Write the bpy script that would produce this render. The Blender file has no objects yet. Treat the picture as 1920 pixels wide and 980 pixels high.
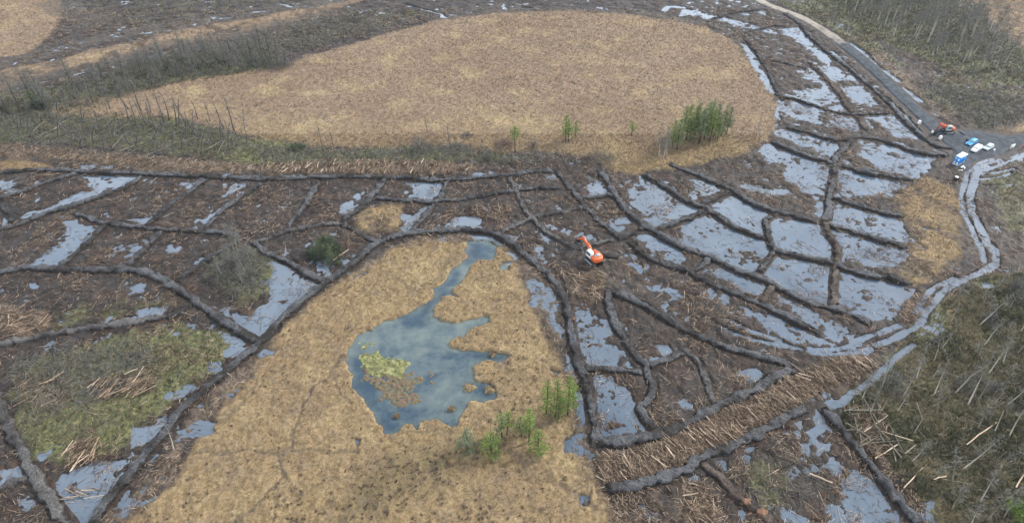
import bpy, bmesh, math, random
import numpy as np
from mathutils import Vector, Matrix
rng = np.random.default_rng(7)
random.seed(7)
scene = bpy.context.scene
col = scene.collection
R = math.radians

# ------------------------------------------------------------------ camera
CAM_H, PITCH, FPX = 85.0, R(40.0), 1280.0
cd = bpy.data.cameras.new('camera')
cam = bpy.data.objects.new('camera', cd); col.objects.link(cam)
cam.location = (0, 0, CAM_H); cam.rotation_euler = (R(90) - PITCH, 0, 0)
cd.sensor_width = 36.0; cd.lens = 36.0 * FPX / 1920.0
cd.clip_start = 1.0; cd.clip_end = 6000.0
scene.camera = cam

HAZE = .0001
# ------------------------------------------------------------------ light
SUN_EL, SUN_AZ = 38.0, 65.0      # azimuth clockwise from +Y: to the right and a little ahead
w = bpy.data.worlds.new('World'); scene.world = w; w.use_nodes = True
wt = w.node_tree; wt.nodes.clear()
wo = wt.nodes.new('ShaderNodeOutputWorld'); bg = wt.nodes.new('ShaderNodeBackground')
sky = wt.nodes.new('ShaderNodeTexSky'); sky.sky_type = 'NISHITA'; sky.sun_disc = False
sky.sun_elevation = R(SUN_EL); sky.sun_rotation = R(SUN_AZ)
sky.air_density = 1.0; sky.dust_density = 2.0
tc = wt.nodes.new('ShaderNodeTexCoord')
mp = wt.nodes.new('ShaderNodeMapping'); mp.inputs['Scale'].default_value = (1.0, 1.0, 2.2)
nz = wt.nodes.new('ShaderNodeTexNoise'); nz.inputs['Scale'].default_value = 2.1
nz.inputs['Detail'].default_value = 6; nz.inputs['Roughness'].default_value = .55
rp = wt.nodes.new('ShaderNodeValToRGB')
rp.color_ramp.elements[0].position = .34; rp.color_ramp.elements[0].color = (.25, .25, .25, 1)
rp.color_ramp.elements[1].position = .56; rp.color_ramp.elements[1].color = (1, 1, 1, 1)
mx = wt.nodes.new('ShaderNodeMixRGB'); mx.inputs['Color2'].default_value = (9.5, 10.2, 11.2, 1)
wt.links.new(tc.outputs['Generated'], mp.inputs['Vector']); wt.links.new(mp.outputs['Vector'], nz.inputs['Vector'])
wt.links.new(nz.outputs['Fac'], rp.inputs['Fac']); wt.links.new(rp.outputs['Color'], mx.inputs['Fac'])
wt.links.new(sky.outputs['Color'], mx.inputs['Color1'])
# sky brightness raised low down, added to whiten reflections in the far pools
sx = wt.nodes.new('ShaderNodeSeparateXYZ'); wt.links.new(tc.outputs['Generated'], sx.inputs[0])
mrg = wt.nodes.new('ShaderNodeMapRange'); wt.links.new(sx.outputs[2], mrg.inputs[0])
for i_, v_ in zip((1, 2, 3, 4), (.30, .80, 2.1, .85)): mrg.inputs[i_].default_value = v_
vm_ = wt.nodes.new('ShaderNodeVectorMath'); vm_.operation = 'SCALE'; wt.links.new(mx.outputs['Color'], vm_.inputs[0]); wt.links.new(mrg.outputs[0], vm_.inputs['Scale'])
wt.links.new(vm_.outputs[0], bg.inputs['Color'])
bg.inputs['Strength'].default_value = 0.053
wt.links.new(bg.outputs['Background'], wo.inputs['Surface'])
sl = bpy.data.lights.new('sun', 'SUN'); sl.energy = 2.1; sl.angle = R(8); sl.color = (1, .95, .88)
so = bpy.data.objects.new('sun', sl); col.objects.link(so)
saz = R(SUN_AZ); sdir = Vector((math.sin(saz) * math.cos(R(SUN_EL)), math.cos(saz) * math.cos(R(SUN_EL)), math.sin(R(SUN_EL))))
so.rotation_euler = sdir.to_track_quat('Z', 'Y').to_euler(); so.location = (0, 0, 200)
vs = scene.view_settings
vs.view_transform = 'Standard'; vs.look = 'None'; vs.gamma = 1; vs.use_curve_mapping = False
vs.exposure = 1.25
scene.cycles.max_bounces = 4; scene.cycles.diffuse_bounces = 2; scene.cycles.glossy_bounces = 2
scene.cycles.caustics_reflective = False; scene.cycles.caustics_refractive = False

# ------------------------------------------------------------------ survey: photo points to ground metres
CT, ST = math.cos(PITCH), math.sin(PITCH)
def ground(p, z=0.0):
    p = np.asarray(p, float)
    x = (p[..., 0] - 960) / FPX; v = (p[..., 1] - 490) / FPX
    t = (CAM_H - z) / (ST + v * CT)
    return np.stack([x * t, (CT - v * ST) * t], -1)
TO = {1: (0, 0), 2: (640, 0), 3: (1280, 0), 4: (0, 320), 5: (640, 320), 6: (1280, 320), 7: (0, 650), 8: (640, 650), 9: (1280, 650)}
def T(k, *pts):
    ox, oy = TO[k]
    return [(ox + a / 2.97, oy + b / 2.97) for a, b in pts]
POND = [(640 + a / 2.45, 430 + b / 2.45) for a, b in [(590,55),(570,95),(585,125),(550,160),(500,190),(480,235),(430,275),(425,320),(375,350),(300,395),(250,410),(170,435),(150,460),(85,480),(60,510),(35,560),(30,610),(55,670),(40,720),(75,745),(110,790),(145,840),(165,890),(190,940),(240,945),(270,905),(320,895),(340,920),(360,885),(440,880),(500,905),(530,900),(555,840),(590,800),(650,790),(705,785),(710,750),(680,710),(620,705),(600,680),(595,630),(640,600),(680,600),(720,610),(775,590),(770,575),(700,570),(600,560),(530,555),(490,545),(490,515),(530,500),(560,490),(575,465),(640,445),(680,430),(675,400),(650,405),(590,415),(540,440),(510,430),(470,425),(420,410),(405,390),(440,350),(470,310),(530,310),(500,290),(505,265),(540,255),(560,230),(590,170),(625,140),(690,140),(715,105),(700,70),(650,55)]]

# ------------------------------------------------------------------ noise
def _hash(xi, yi, seed):
    h = (xi.astype(np.int64) * 374761393 + yi.astype(np.int64) * 668265263 + seed * 974711) & 0xffffffff
    h = ((h ^ (h >> 13)) * 1274126177) & 0xffffffff
    h = ((h ^ (h >> 16)) * 2246822519) & 0xffffffff
    return ((h ^ (h >> 15)) & 0xffffff).astype(np.float64) / 0xffffff
def vnoise(x, y, seed=0):
    xi = np.floor(x); yi = np.floor(y); fx = x - xi; fy = y - yi
    fx = fx * fx * (3 - 2 * fx); fy = fy * fy * (3 - 2 * fy)
    a = _hash(xi, yi, seed); b = _hash(xi + 1, yi, seed); c = _hash(xi, yi + 1, seed); d = _hash(xi + 1, yi + 1, seed)
    return (a * (1 - fx) + b * fx) * (1 - fy) + (c * (1 - fx) + d * fx) * fy
def fbm(x, y, size, octs=3, seed=0, gain=.5):
    r = 0; amp = 1; tot = 0; x = x / size; y = y / size
    for o in range(octs):
        r = r + amp * vnoise(x, y, seed + 17 * o); tot += amp; amp *= gain
        x, y = (x * .8 - y * .6) * 2.03 + 11.3, (x * .6 + y * .8) * 2.03 + 5.1
    return r / tot - .5
def smooth(a, b, x):
    t = np.clip((x - a) / (b - a), 0, 1); return t * t * (3 - 2 * t)
def seg_d2(X, Y, a, b):
    dx, dy = b[0] - a[0], b[1] - a[1]; L = dx * dx + dy * dy + 1e-9
    t = np.clip(((X - a[0]) * dx + (Y - a[1]) * dy) / L, 0, 1)
    return (X - a[0] - t * dx) ** 2 + (Y - a[1] - t * dy) ** 2
def poly_mask(X, Y, poly, feather, shift=0.0):
    """1 inside, 0 outside, soft over +-feather metres"""
    P = np.asarray(poly); out = np.zeros(X.shape); m = feather + abs(shift) + .5
    sel = (X > P[:, 0].min() - m) & (X < P[:, 0].max() + m) & (Y > P[:, 1].min() - m) & (Y < P[:, 1].max() + m)
    if not sel.any(): return out
    x = X[sel]; y = Y[sel]; ins = np.zeros(x.shape, bool); d2 = np.full(x.shape, 1e9)
    n = len(P)
    for i in range(n):
        a = P[i]; b = P[(i + 1) % n]
        cr = ((a[1] > y) != (b[1] > y))
        with np.errstate(divide='ignore', invalid='ignore'):
            xx = (b[0] - a[0]) * (y - a[1]) / (b[1] - a[1] + 1e-12) + a[0]
        ins ^= cr & (x < xx)
        d2 = np.minimum(d2, seg_d2(x, y, a, b))
    sd = np.sqrt(d2) * np.where(ins, 1, -1) + shift
    out[sel] = smooth(-feather, feather, sd)
    return out
def line_mask(X, Y, pts, hw, soft=.5):
    P = np.asarray(pts); out = np.zeros(X.shape); m = hw + soft
    for i in range(len(P) - 1):
        a, b = P[i], P[i + 1]
        sel = (X > min(a[0], b[0]) - m) & (X < max(a[0], b[0]) + m) & (Y > min(a[1], b[1]) - m) & (Y < max(a[1], b[1]) + m)
        if sel.any():
            d = np.sqrt(seg_d2(X[sel], Y[sel], a, b))
            out[sel] = np.maximum(out[sel], smooth(hw + soft, hw, d))
    return out
def curve(pts, step):
    """Catmull-Rom through ground points, resampled"""
    P = np.asarray(pts, float)
    Q = np.vstack([2 * P[0] - P[1], P, 2 * P[-1] - P[-2]]); out = []
    for i in range(1, len(Q) - 2):
        p0, p1, p2, p3 = Q[i - 1], Q[i], Q[i + 1], Q[i + 2]
        n = max(2, int(np.linalg.norm(p2 - p1) / (step * .5)))
        t = np.linspace(0, 1, n, endpoint=False)[:, None]
        out.append(.5 * (2 * p1 + (p2 - p0) * t + (2 * p0 - 5 * p1 + 4 * p2 - p3) * t ** 2 + (3 * p1 - p0 - 3 * p2 + p3) * t ** 3))
    out = np.vstack(out + [P[-1:]])
    s = np.r_[0, np.cumsum(np.linalg.norm(np.diff(out, axis=0), axis=1))]
    k = max(2, int(s[-1] / step)); u = np.linspace(0, s[-1], k + 1)
    return np.stack([np.interp(u, s, out[:, j]) for j in range(out.shape[1])], 1), u

# ------------------------------------------------------------------ mesh helpers
def link_mesh(name, V, F, mat=None, parent=None, smooth_=True, attrs=None, loc=None):
    """V (n,3); F list of (m,k) index arrays"""
    me = bpy.data.meshes.new(name)
    V = np.asarray(V, np.float32); F = [np.asarray(f, np.int32) for f in F if len(f)]
    me.vertices.add(len(V)); me.vertices.foreach_set('co', V.ravel())
    tot = np.concatenate([np.full(len(f), f.shape[1], np.int32) for f in F])
    idx = np.concatenate([f.ravel() for f in F])
    me.loops.add(len(idx)); me.loops.foreach_set('vertex_index', idx)
    me.polygons.add(len(tot)); st = np.r_[0, np.cumsum(tot)[:-1]].astype(np.int32)
    me.polygons.foreach_set('loop_start', st)
    try: me.polygons.foreach_set('loop_total', tot)
    except Exception: pass
    me.update(calc_edges=True)
    if smooth_: me.polygons.foreach_set('use_smooth', np.ones(len(tot), bool))
    for k, a in (attrs or {}).items():
        at = me.attributes.new(k, 'FLOAT', 'POINT'); at.data.foreach_set('value', np.asarray(a, np.float32).ravel())
    if mat: me.materials.append(mat)
    o = bpy.data.objects.new(name, me); col.objects.link(o)
    if parent is not None: o.parent = parent
    if loc is not None: o.location = loc
    return o
class MB:
    """collects tubes, boxes and prisms into ONE mesh"""
    def __init__(s): s.v = []; s.f = {}; s.n = 0; s.t = []
    def add(s, V, F, tint=.5):
        V = np.asarray(V, float)
        for f in F:
            f = np.asarray(f, int)
            if len(f): s.f.setdefault(f.shape[1], []).append(f + s.n)
        s.v.append(V); s.n += len(V); s.t.append(np.full(len(V), tint)); return s
    def tube(s, P, rad, sides=5, cap=True, tint=.5):
        P = np.asarray(P, float); n = len(P); rad = np.broadcast_to(rad, (n,))
        d = np.gradient(P, axis=0); d /= np.linalg.norm(d, axis=1, keepdims=True) + 1e-9
        up = np.array([0, 0, 1.]) if abs(d[0, 2]) < .9 else np.array([1., 0, 0])
        a = np.cross(d, up); a /= np.linalg.norm(a, axis=1, keepdims=True) + 1e-9; b = np.cross(d, a)
        th = np.linspace(0, 2 * np.pi, sides, endpoint=False)
        V = (P[:, None] + rad[:, None, None] * (np.cos(th)[None, :, None] * a[:, None] + np.sin(th)[None, :, None] * b[:, None])).reshape(-1, 3)
        i = np.arange(n - 1)[:, None] * sides + np.arange(sides)[None]; j = np.arange(n - 1)[:, None] * sides + (np.arange(sides)[None] + 1) % sides
        F = [np.stack([i, j, j + sides, i + sides], -1).reshape(-1, 4)]
        if cap: F.append(np.array([list(range(sides))[::-1]])); F.append(np.array([[(n - 1) * sides + k for k in range(sides)]]))
        return s.add(V, F, tint)
    def box(s, c, size, rot=0.0, tint=.5, taper=1.0):
        hx, hy, hz = np.array(size) / 2.
        V = np.array([(sx * hx * (taper if sz > 0 else 1), sy * hy * (taper if sz > 0 else 1), sz * hz) for sz in (-1, 1) for sx, sy in ((-1, -1), (1, -1), (1, 1), (-1, 1))])
        cr, sr = math.cos(rot), math.sin(rot)
        V = np.stack([V[:, 0] * cr - V[:, 1] * sr, V[:, 0] * sr + V[:, 1] * cr, V[:, 2]], 1) + np.array(c)
        F = np.array([(3, 2, 1, 0), (4, 5, 6, 7), (0, 1, 5, 4), (1, 2, 6, 5), (2, 3, 7, 6), (3, 0, 4, 7)])
        return s.add(V, [F], tint)
    def profile(s, pts, y0, y1, tint=.5, inset=0.0):
        """closed (x,z) outline extruded from y0 to y1, the two faces drawn in by inset for a rounded edge"""
        P = np.array(pts, float); n = len(P); c = P.mean(0)
        area = np.sum(P[:, 0] * np.roll(P[:, 1], -1) - np.roll(P[:, 0], -1) * P[:, 1])
        if area < 0: P = P[::-1]
        rings = [(y0, inset), (y0 + inset, 0), (y1 - inset, 0), (y1, inset)] if inset > 0 else [(y0, 0), (y1, 0)]
        V = []
        for y, ins in rings:
            dv = P - c; L = np.linalg.norm(dv, axis=1, keepdims=True); q = P - dv / L * ins
            V.append(np.stack([q[:, 0], np.full(n, y), q[:, 1]], 1))
        V = np.vstack(V); k = np.arange(n); F = []
        for r in range(len(rings) - 1):
            F.append(np.stack([r * n + k, r * n + (k + 1) % n, (r + 1) * n + (k + 1) % n, (r + 1) * n + k], -1))
        F = [np.vstack(F), np.array([list(range(n))[::-1]]), np.array([[(len(rings) - 1) * n + i for i in range(n)]])]
        F[0] = F[0][:, ::-1]; F[1] = F[1][:, ::-1]; F[2] = F[2][:, ::-1]
        return s.add(V, F, tint)
    def quad(s, pts, tint=.5): return s.add(np.array(pts, float), [np.array([[0, 1, 2, 3]])], tint)
    def build(s, name, mat, parent=None, loc=None, smooth_=False, fix=True):
        o = link_mesh(name, np.vstack(s.v), [np.vstack(f) for f in s.f.values()], mat, parent, smooth_, {'tint': np.concatenate(s.t)}, loc)
        if fix:
            bm = bmesh.new(); bm.from_mesh(o.data); bmesh.ops.recalc_face_normals(bm, faces=bm.faces); bm.to_mesh(o.data); bm.free()
        return o
def tag(o, label=None, cat=None, group=None, kind=None):
    if label: o['label'] = label
    if cat: o['category'] = cat
    if group: o['group'] = group
    if kind: o['kind'] = kind
    return o
def empty(name, loc=(0, 0, 0), rz=0.0):
    o = bpy.data.objects.new(name, None); col.objects.link(o); o.location = loc; o.rotation_euler = (0, 0, rz)
    o.empty_display_size = .5; return o
def copy_tree(o, parent=None):
    c = o.copy(); col.objects.link(c)
    if parent is not None: c.parent = parent
    for ch in list(o.children): copy_tree(ch, c)
    return c

# ------------------------------------------------------------------ material helpers
class G:
    def __init__(s, name):
        s.m = bpy.data.materials.new(name); s.m.use_nodes = True; s.t = s.m.node_tree
        s.b = next(n for n in s.t.nodes if n.type == 'BSDF_PRINCIPLED')
        s.pos = s.t.nodes.new('ShaderNodeNewGeometry').outputs['Position']
    def n(s, typ, ins=None, out=0, **props):
        nd = s.t.nodes.new('ShaderNode' + typ)
        for k, v in props.items(): setattr(nd, k, v)
        for k, v in (ins or {}).items(): s.put(nd.inputs[k], v)
        return nd.outputs[out]
    def put(s, sock, v):
        if isinstance(v, bpy.types.NodeSocket): s.t.links.new(v, sock)
        elif isinstance(v, (tuple, list)) and len(v) == 3 and sock.type == 'RGBA': sock.default_value = (*v, 1)
        else: sock.default_value = v
    def noise(s, scale, detail=4, rough=.55, vec=None, dist=0.0):
        return s.n('TexNoise', {'Vector': vec or s.pos, 'Scale': scale, 'Detail': detail, 'Roughness': rough, 'Distortion': dist})
    def attr(s, name): return s.n('Attribute', out=2, attribute_name=name)
    def obj(s): return s.n('TexCoord', out=3)
    def ramp(s, fac, stops):
        nd = s.t.nodes.new('ShaderNodeValToRGB'); s.t.links.new(fac, nd.inputs[0]); e = nd.color_ramp.elements
        while len(e) < len(stops): e.new(.5)
        for el, (p, c) in zip(e, stops): el.position = p; el.color = (*c, 1) if len(c) == 3 else c
        return nd.outputs[0]
    def mr(s, x, a, b, c=0.0, d=1.0): return s.n('MapRange', {0: x, 1: a, 2: b, 3: c, 4: d}, clamp=True)
    def mix(s, f, a, b, mode='MIX'): return s.n('MixRGB', {0: f, 1: a, 2: b}, blend_type=mode)
    def math(s, op, a, b=0.0): return s.n('Math', {0: a, 1: b}, operation=op)
    def bump(s, h, strength=.4, dist=.1): s.put(s.b.inputs['Normal'], s.n('Bump', {'Strength': strength, 'Distance': dist, 'Height': h}))
    def done(s, color, rough=.8, metal=0.0, spec=None, ior=None):
        s.put(s.b.inputs['Base Color'], color); s.put(s.b.inputs['Roughness'], rough); s.put(s.b.inputs['Metallic'], metal)
        if spec is not None: s.b.inputs['Specular IOR Level'].default_value = spec
        if ior: s.b.inputs['IOR'].default_value = ior
        return s.m
def gray(v): return (v, v, v)
# ------------------------------------------------------------------ what lies where (photo survey)
GRASS = [
 [(88,212),(120,190),(205,182),(290,168),(360,150),(430,140),(540,125),(580,105),(640,93),(700,72),(780,50),(860,35),(950,25),(1040,22),(1150,27),(1250,38),(1320,52),(1370,75),(1400,110),(1430,150),(1450,185),(1458,215),(1455,240),(1430,265),(1390,290),(1340,300),(1290,312),(1220,320),(1180,328),(1150,322),(1120,300),(1030,285),(940,290),(880,275),(800,272),(700,280),(620,280),(520,265),(440,250),(380,235),(300,222),(200,224),(110,222)],
 [(180,1100),(245,985),(300,930),(340,885),(375,820),(420,770),(475,700),(500,660),(560,590),(620,540),(680,510),(740,470),(790,458),(870,455),(920,460),(960,480),(985,540),(1000,580),(1020,620),(1040,660),(1055,700),(1065,740),(1075,790),(1065,830),(1090,870),(1125,920),(1140,980),(1160,1100)],
 [(-200,-60),(100,-12),(116,10),(118,35),(95,70),(60,100),(0,112),(-200,150)],
 [(-100,160),(0,135),(100,115),(220,85),(350,55),(480,35),(600,12),(720,-10),(690,0),(560,40),(420,70),(300,90),(200,115),(60,150),(0,172),(-100,200)],
 [(1690,365),(1730,330),(1790,360),(1800,410),(1800,470),(1760,520),(1720,540),(1690,520),(1705,450),(1685,390)],
 [(1790,-30),(2050,-30),(2050,130),(1920,95),(1860,45)],
 T(5, (60,230),(200,200),(330,195),(325,320),(200,372),(110,320)),
 T(3, (520,930),(0,930)) + T(6, (0,30),(-120,30)) if False else T(9, (1430,850),(1500,820),(1540,975),(1440,975)),
 T(6, (1350,250),(1460,300),(1560,420),(1480,530),(1330,640),(1230,640),(1210,520),(1280,400)),
 T(6, (1430,760),(1560,720),(1640,760),(1700,900),(1600,980),(1480,900)),
 T(3, (1560,760),(1700,740),(1901,690),(1990,690),(1990,765),(1901,765),(1700,772)),
 T(3, (860,200),(930,230),(1100,400),(1200,480),(1390,640),(1360,660),(1180,500),(1060,380)),
 T(9, (1330,330),(1420,380),(1480,520),(1400,560),(1310,460)), T(9, (1280,30),(1420,60),(1330,200),(1270,160)), T(9, (1560,120),(1700,60),(1680,180),(1580,200)),
 T(4, (0,-40),(120,-50),(330,-10),(140,5),(0,15)),
]
VEG = [ # green or olive low vegetation: polygon, amount
 ([(60,680),(200,640),(330,610),(420,625),(440,660),(350,740),(290,780),(240,830),(140,870),(60,850),(20,780)], 1.0),
 ([(1570,790),(1600,745),(1680,660),(1780,560),(1850,520),(2100,500),(2100,1100),(1780,1100),(1720,930),(1650,850)], .95),
 (T(4, (1180,480),(1420,440),(1530,520),(1490,680),(1380,740),(1280,700),(1180,620)), .9),
 ([(0,215),(200,215),(330,225),(440,255),(620,282),(800,278),(940,292),(1000,300),(830,306),(500,312),(300,285),(120,270),(-60,270)], .9),
 ([(-60,180),(100,165),(230,130),(330,100),(490,88),(545,128),(430,145),(340,155),(250,175),(160,215),(-60,240)], .85),
 ([(1540,-30),(1800,-30),(1860,60),(1960,120),(1960,165),(1850,160),(1750,120),(1660,80),(1590,50)], .8),
 ([(120,-20),(640,-20),(600,10),(400,45),(220,70),(130,40)], .22),
 ([(560,100),(700,60),(850,20),(640,20),(540,50),(480,80)], .32),
 (T(7, (0,300),(100,120),(400,60),(330,480),(150,420)), .5),
 (T(9, (330,640),(500,640),(640,780),(560,930),(420,900)), .6),
 ([(1840,330),(1930,320),(2100,330),(2100,470),(1890,440)], .55),
 (T(6, (1650,620),(1901,560),(1901,980),(1740,980)), .8),
 (T(4, (300,780),(900,700),(1000,760),(560,850),(300,920)), .45),
 ([(1450,5),(1560,0),(1640,70),(1700,130),(1600,90),(1540,55)], .55),
 ([(1760,130),(1920,170),(1920,230),(1840,245),(1720,190)], .4),
]
HEATH = [ # darker heathery stand in the grass
 (T(8, (640,575),(600,720),(500,800),(330,830),(200,960),(0,1000),(0,900),(120,740),(200,640),(400,590)), .8),
 ([(640,980),(640,1080),(560,1080),(570,980)], .5),
]
WET = [(T(6,*p), v) for p, v in [
 (((0,300),(130,262),(460,390),(490,440),(410,575),(150,480),(0,400)), .88), (((150,200),(270,140),(490,250),(460,380),(240,290)), .88),
 (((510,260),(780,300),(840,440),(830,510),(520,440),(480,340)), .95), (((820,170),(1180,270),(1290,380),(1150,400),(820,300)), .84),
 (((800,310),(1220,440),(1260,480),(1100,540),(880,500),(850,420)), .74), (((500,470),(830,530),(830,740),(780,740),(440,590)), .93),
 (((870,550),(1280,640),(1220,800),(1050,850),(860,740)), .93), (((180,540),(430,620),(480,660),(420,700),(200,590)), .8),
 (((500,690),(800,800),(950,890),(960,930),(850,950),(700,880)), .72), (((270,760),(480,800),(740,920),(850,940),(720,960),(500,880)), .74),
 (((0,180),(120,220),(0,270)), .9), (((60,150),(220,115),(90,55)), .8), (((550,0),(840,0),(810,130),(720,130),(580,50)), .78),
 (((740,150),(800,170),(790,270),(740,260)), .8),
 (((870,0),(1000,10),(1270,60),(1170,140),(850,140)), .78), (((1230,0),(1340,0),(1280,48)), 1), (((330,90),(560,110),(480,140),(380,130)), .7),
 (((1220,480),(1330,420),(1460,390),(1340,440)), .7), (((1330,320),(1460,290),(1400,340)), .65), (((1400,800),(1500,760),(1480,880),(1300,950),(1320,900)), .66),
 (((1640,640),(1720,620),(1720,660)), .85),
 (((90,640),(250,700),(240,760),(120,690)), .62)]] + [(T(3,*p), v) for p, v in [
 (((520,570),(570,640),(900,720),(1000,730),(920,600),(850,500),(680,480),(640,540)), .66), (((530,700),(870,790),(860,880),(500,750)), .8),
 (((430,810),(520,800),(850,920),(830,975),(550,975),(420,850)), .8), (((1000,790),(1430,870),(1300,975),(1130,960),(1000,860)), .76),
 (((1250,850),(1430,870),(1300,990),(1240,970)), 1), (((1050,660),(1160,640),(1350,790),(1220,770)), .86),
 (((880,490),(1000,480),(1110,610),(960,580)), .86), (((700,340),(880,380),(970,460),(840,450)), .86), (((610,400),(720,380),(800,470),(850,530),(760,460)), .92),
 (((520,160),(640,150),(690,210),(790,300),(830,360),(770,340),(700,260)), .92), (((0,50),(180,90),(300,115),(290,130),(100,95),(0,80)), 1),
 (((190,100),(300,115),(420,150),(520,190),(430,170),(240,130)), .85), (((400,60),(470,70),(450,85)), .85), (((300,70),(360,70),(350,85)), .85),
 (((325,235),(350,250),(415,340),(465,430),(515,530),(480,520),(435,450),(385,340)), 1), (((525,560),(550,560),(545,680),(520,720)), 1),
 (((640,510),(720,500),(840,560),(700,550)), .72), (((1600,960),(1640,900),(1760,860),(1820,830),(1840,850),(1740,900),(1660,975)), .95),
 (((1700,860),(1901,840),(1901,880),(1780,905)), .66)]] + [(T(4,*p), v) for p, v in [
 (((450,30),(770,30),(760,60),(560,140),(330,210),(120,280),(110,260),(260,220),(420,140),(530,110)), .92), (((0,50),(80,40),(100,110),(0,150)), .92),
 (((0,230),(60,300),(0,330)), .92), (((360,280),(550,300),(440,440),(330,545),(110,545),(270,450),(420,360)), .86), (((1000,70),(1110,65),(1080,110)), .95),
 (((730,280),(840,270),(810,310)), .95), (((1270,190),(1180,270),(1130,320),(1110,290)), .84),
 (((1510,500),(1640,570),(1800,640),(1600,800),(1430,930),(1330,880),(1250,800),(1270,780),(1400,830),(1490,760),(1500,660)), .97),
 (((880,430),(990,420),(990,450)), .95), (((1080,500),(1170,480),(1100,515)), .95), (((590,800),(640,800),(590,860)), .9), (((1740,490),(1830,480),(1850,590),(1780,580)), .78),
 (((740,470),(810,430),(780,480)), .9), (((800,380),(840,380),(820,410)), .9), (((320,-5),(430,-10),(400,10)), .9), (((450,-30),(560,-45),(640,-15),(480,-10)), .86), (((190,60),(260,80),(200,75)),.8),
 (((780,790),(930,770),(940,800),(820,815)), .8), (((770,640),(800,620),(790,690)), .9), (((170,620),(210,610),(200,650)), .9), (((1450,620),(1520,590),(1500,620),(1460,640)), .95), (((1220,900),(1380,950),(1300,985)), .8),
 (((850,30),(1160,28),(1480,30),(1800,25),(1800,35),(1160,38)), .78)]] + [(T(5,*p), v) for p, v in [
 (((0,190),(140,120),(60,220),(0,240)), .94), (((300,65),(570,70),(530,155),(390,155),(440,90)), .82), (((330,250),(490,190),(420,290),(340,340)), .78),
 (((600,270),(750,270),(760,320),(620,325)), .96), (((1390,30),(1440,50),(1490,130),(1370,140)), .86), (((1560,90),(1700,20),(1901,150),(1901,270),(1760,320),(1680,250)), .74),
 (((1490,270),(1600,260),(1620,320),(1520,350)), .76), (((1640,370),(1760,350),(1901,430),(1901,530),(1740,470)), .78),
 (((980,580),(1130,620),(1190,680),(1210,800),(1250,950),(1180,920),(1110,800),(1050,720),(1030,660)), .8), (((1310,800),(1500,830),(1540,920),(1310,970)), .66),
 (((0,500),(80,490),(60,560),(0,580)), .85), (((60,590),(160,550),(150,580),(80,610)), .85), (((680,365),(860,375),(880,430),(960,470),(940,500),(860,410)), .74),
 (((870,520),(950,520),(960,560),(900,560)), .85), (((900,360),(1000,420),(960,410)), .8), (((540,370),(620,365),(560,410)), .7), (((760,20),(850,25),(840,40),(770,40)), .95), (((1150,25),(1200,20),(1190,45)), .95),
 (((1600,520),(1660,530),(1650,560)), .85), (((1060,420),(1100,430),(1090,470)), .7), (((1780,640),(1900,700),(1860,700)), .75), (((1200,320),(1330,340),(1420,380),(1300,370)), .66), (((1090,340),(1180,380),(1210,430),(1130,390)), .62), (((1180,590),(1280,620),(1250,640)), .7),
 (((220,350),(240,355),(230,370)), .95), (((330,330),(400,290),(380,350)), .78)]] + [(T(8,*p), v) for p, v in [
 (((1330,0),(1530,0),(1630,110),(1370,110)), .82), (((1420,160),(1560,190),(1650,300),(1650,400),(1700,470),(1440,510),(1400,250)), .82),
 (((1240,30),(1290,60),(1340,200),(1365,330),(1395,500),(1395,600),(1250,600),(1240,530),(1330,430),(1300,250)), .86), (((1320,800),(1400,790),(1400,870),(1340,860)), .86),
 (((1180,110),(1230,120),(1200,140)), .9), (((1760,0),(1901,0),(1901,20),(1840,60),(1700,90)), .7), (((1860,330),(1901,320),(1901,380)), .9), (((1670,890),(1740,920),(1720,960)), .85), (((90,510),(125,510),(105,580)), .9)]] + [(T(7,*p), v) for p, v in [
 (((290,740),(420,700),(600,650),(780,570),(730,680),(620,850),(510,975),(370,975),(320,850)), .9), (((700,460),(880,420),(860,500),(770,550)), .94),
 (((930,210),(1110,230),(1000,320)), .88), (((1170,70),(1260,60),(1230,140)), .94), (((1270,0),(1370,0),(1280,50)), .95), (((970,480),(1080,440),(1190,440),(1160,490),(1000,530)), .92),
 (((0,700),(120,650),(130,710),(20,770)), .94), (((120,840),(190,850),(150,900)), .94), (((1200,280),(1370,230),(1280,290)), .88), (((700,800),(1000,680),(960,760),(650,975),(580,975)), .62),
 (((200,590),(280,590),(240,640)), .85), (((920,380),(1060,370),(1000,440),(930,420)), .86), (((1060,330),(1140,310),(1100,360)), .8), (((1430,30),(1560,20),(1520,60)), .7), (((1640,330),(1700,300),(1690,330)), .0)]] + [(T(9,*p), v) for p, v in [
 (((800,880),(900,800),(960,720),(1060,760),(1130,850),(1250,985),(800,985)), .95), (((740,670),(880,650),(850,720)), .9), (((510,470),(640,480),(650,520)), .92), (((310,560),(400,570),(370,620)), .92),
 (((190,610),(220,620),(290,700),(250,690)), .95), (((0,730),(40,690),(100,740),(30,760)), .92), (((330,130),(440,130),(420,180)), .85), (((560,930),(700,960),(700,985),(540,985)), .88), (((1280,880),(1420,850),(1420,985),(1330,985)), .7),
 (((600,415),(650,420),(640,445)), .95), (((650,540),(710,560),(690,580)), .95), (((740,540),(850,550),(780,600)), .8), (((0,340),(30,350),(0,385)), .95), (((470,370),(590,340),(520,380)), .8), (((1430,0),(1475,10),(1460,40)), .9), (((690,280),(750,285),(720,305)), .9)]]
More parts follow.
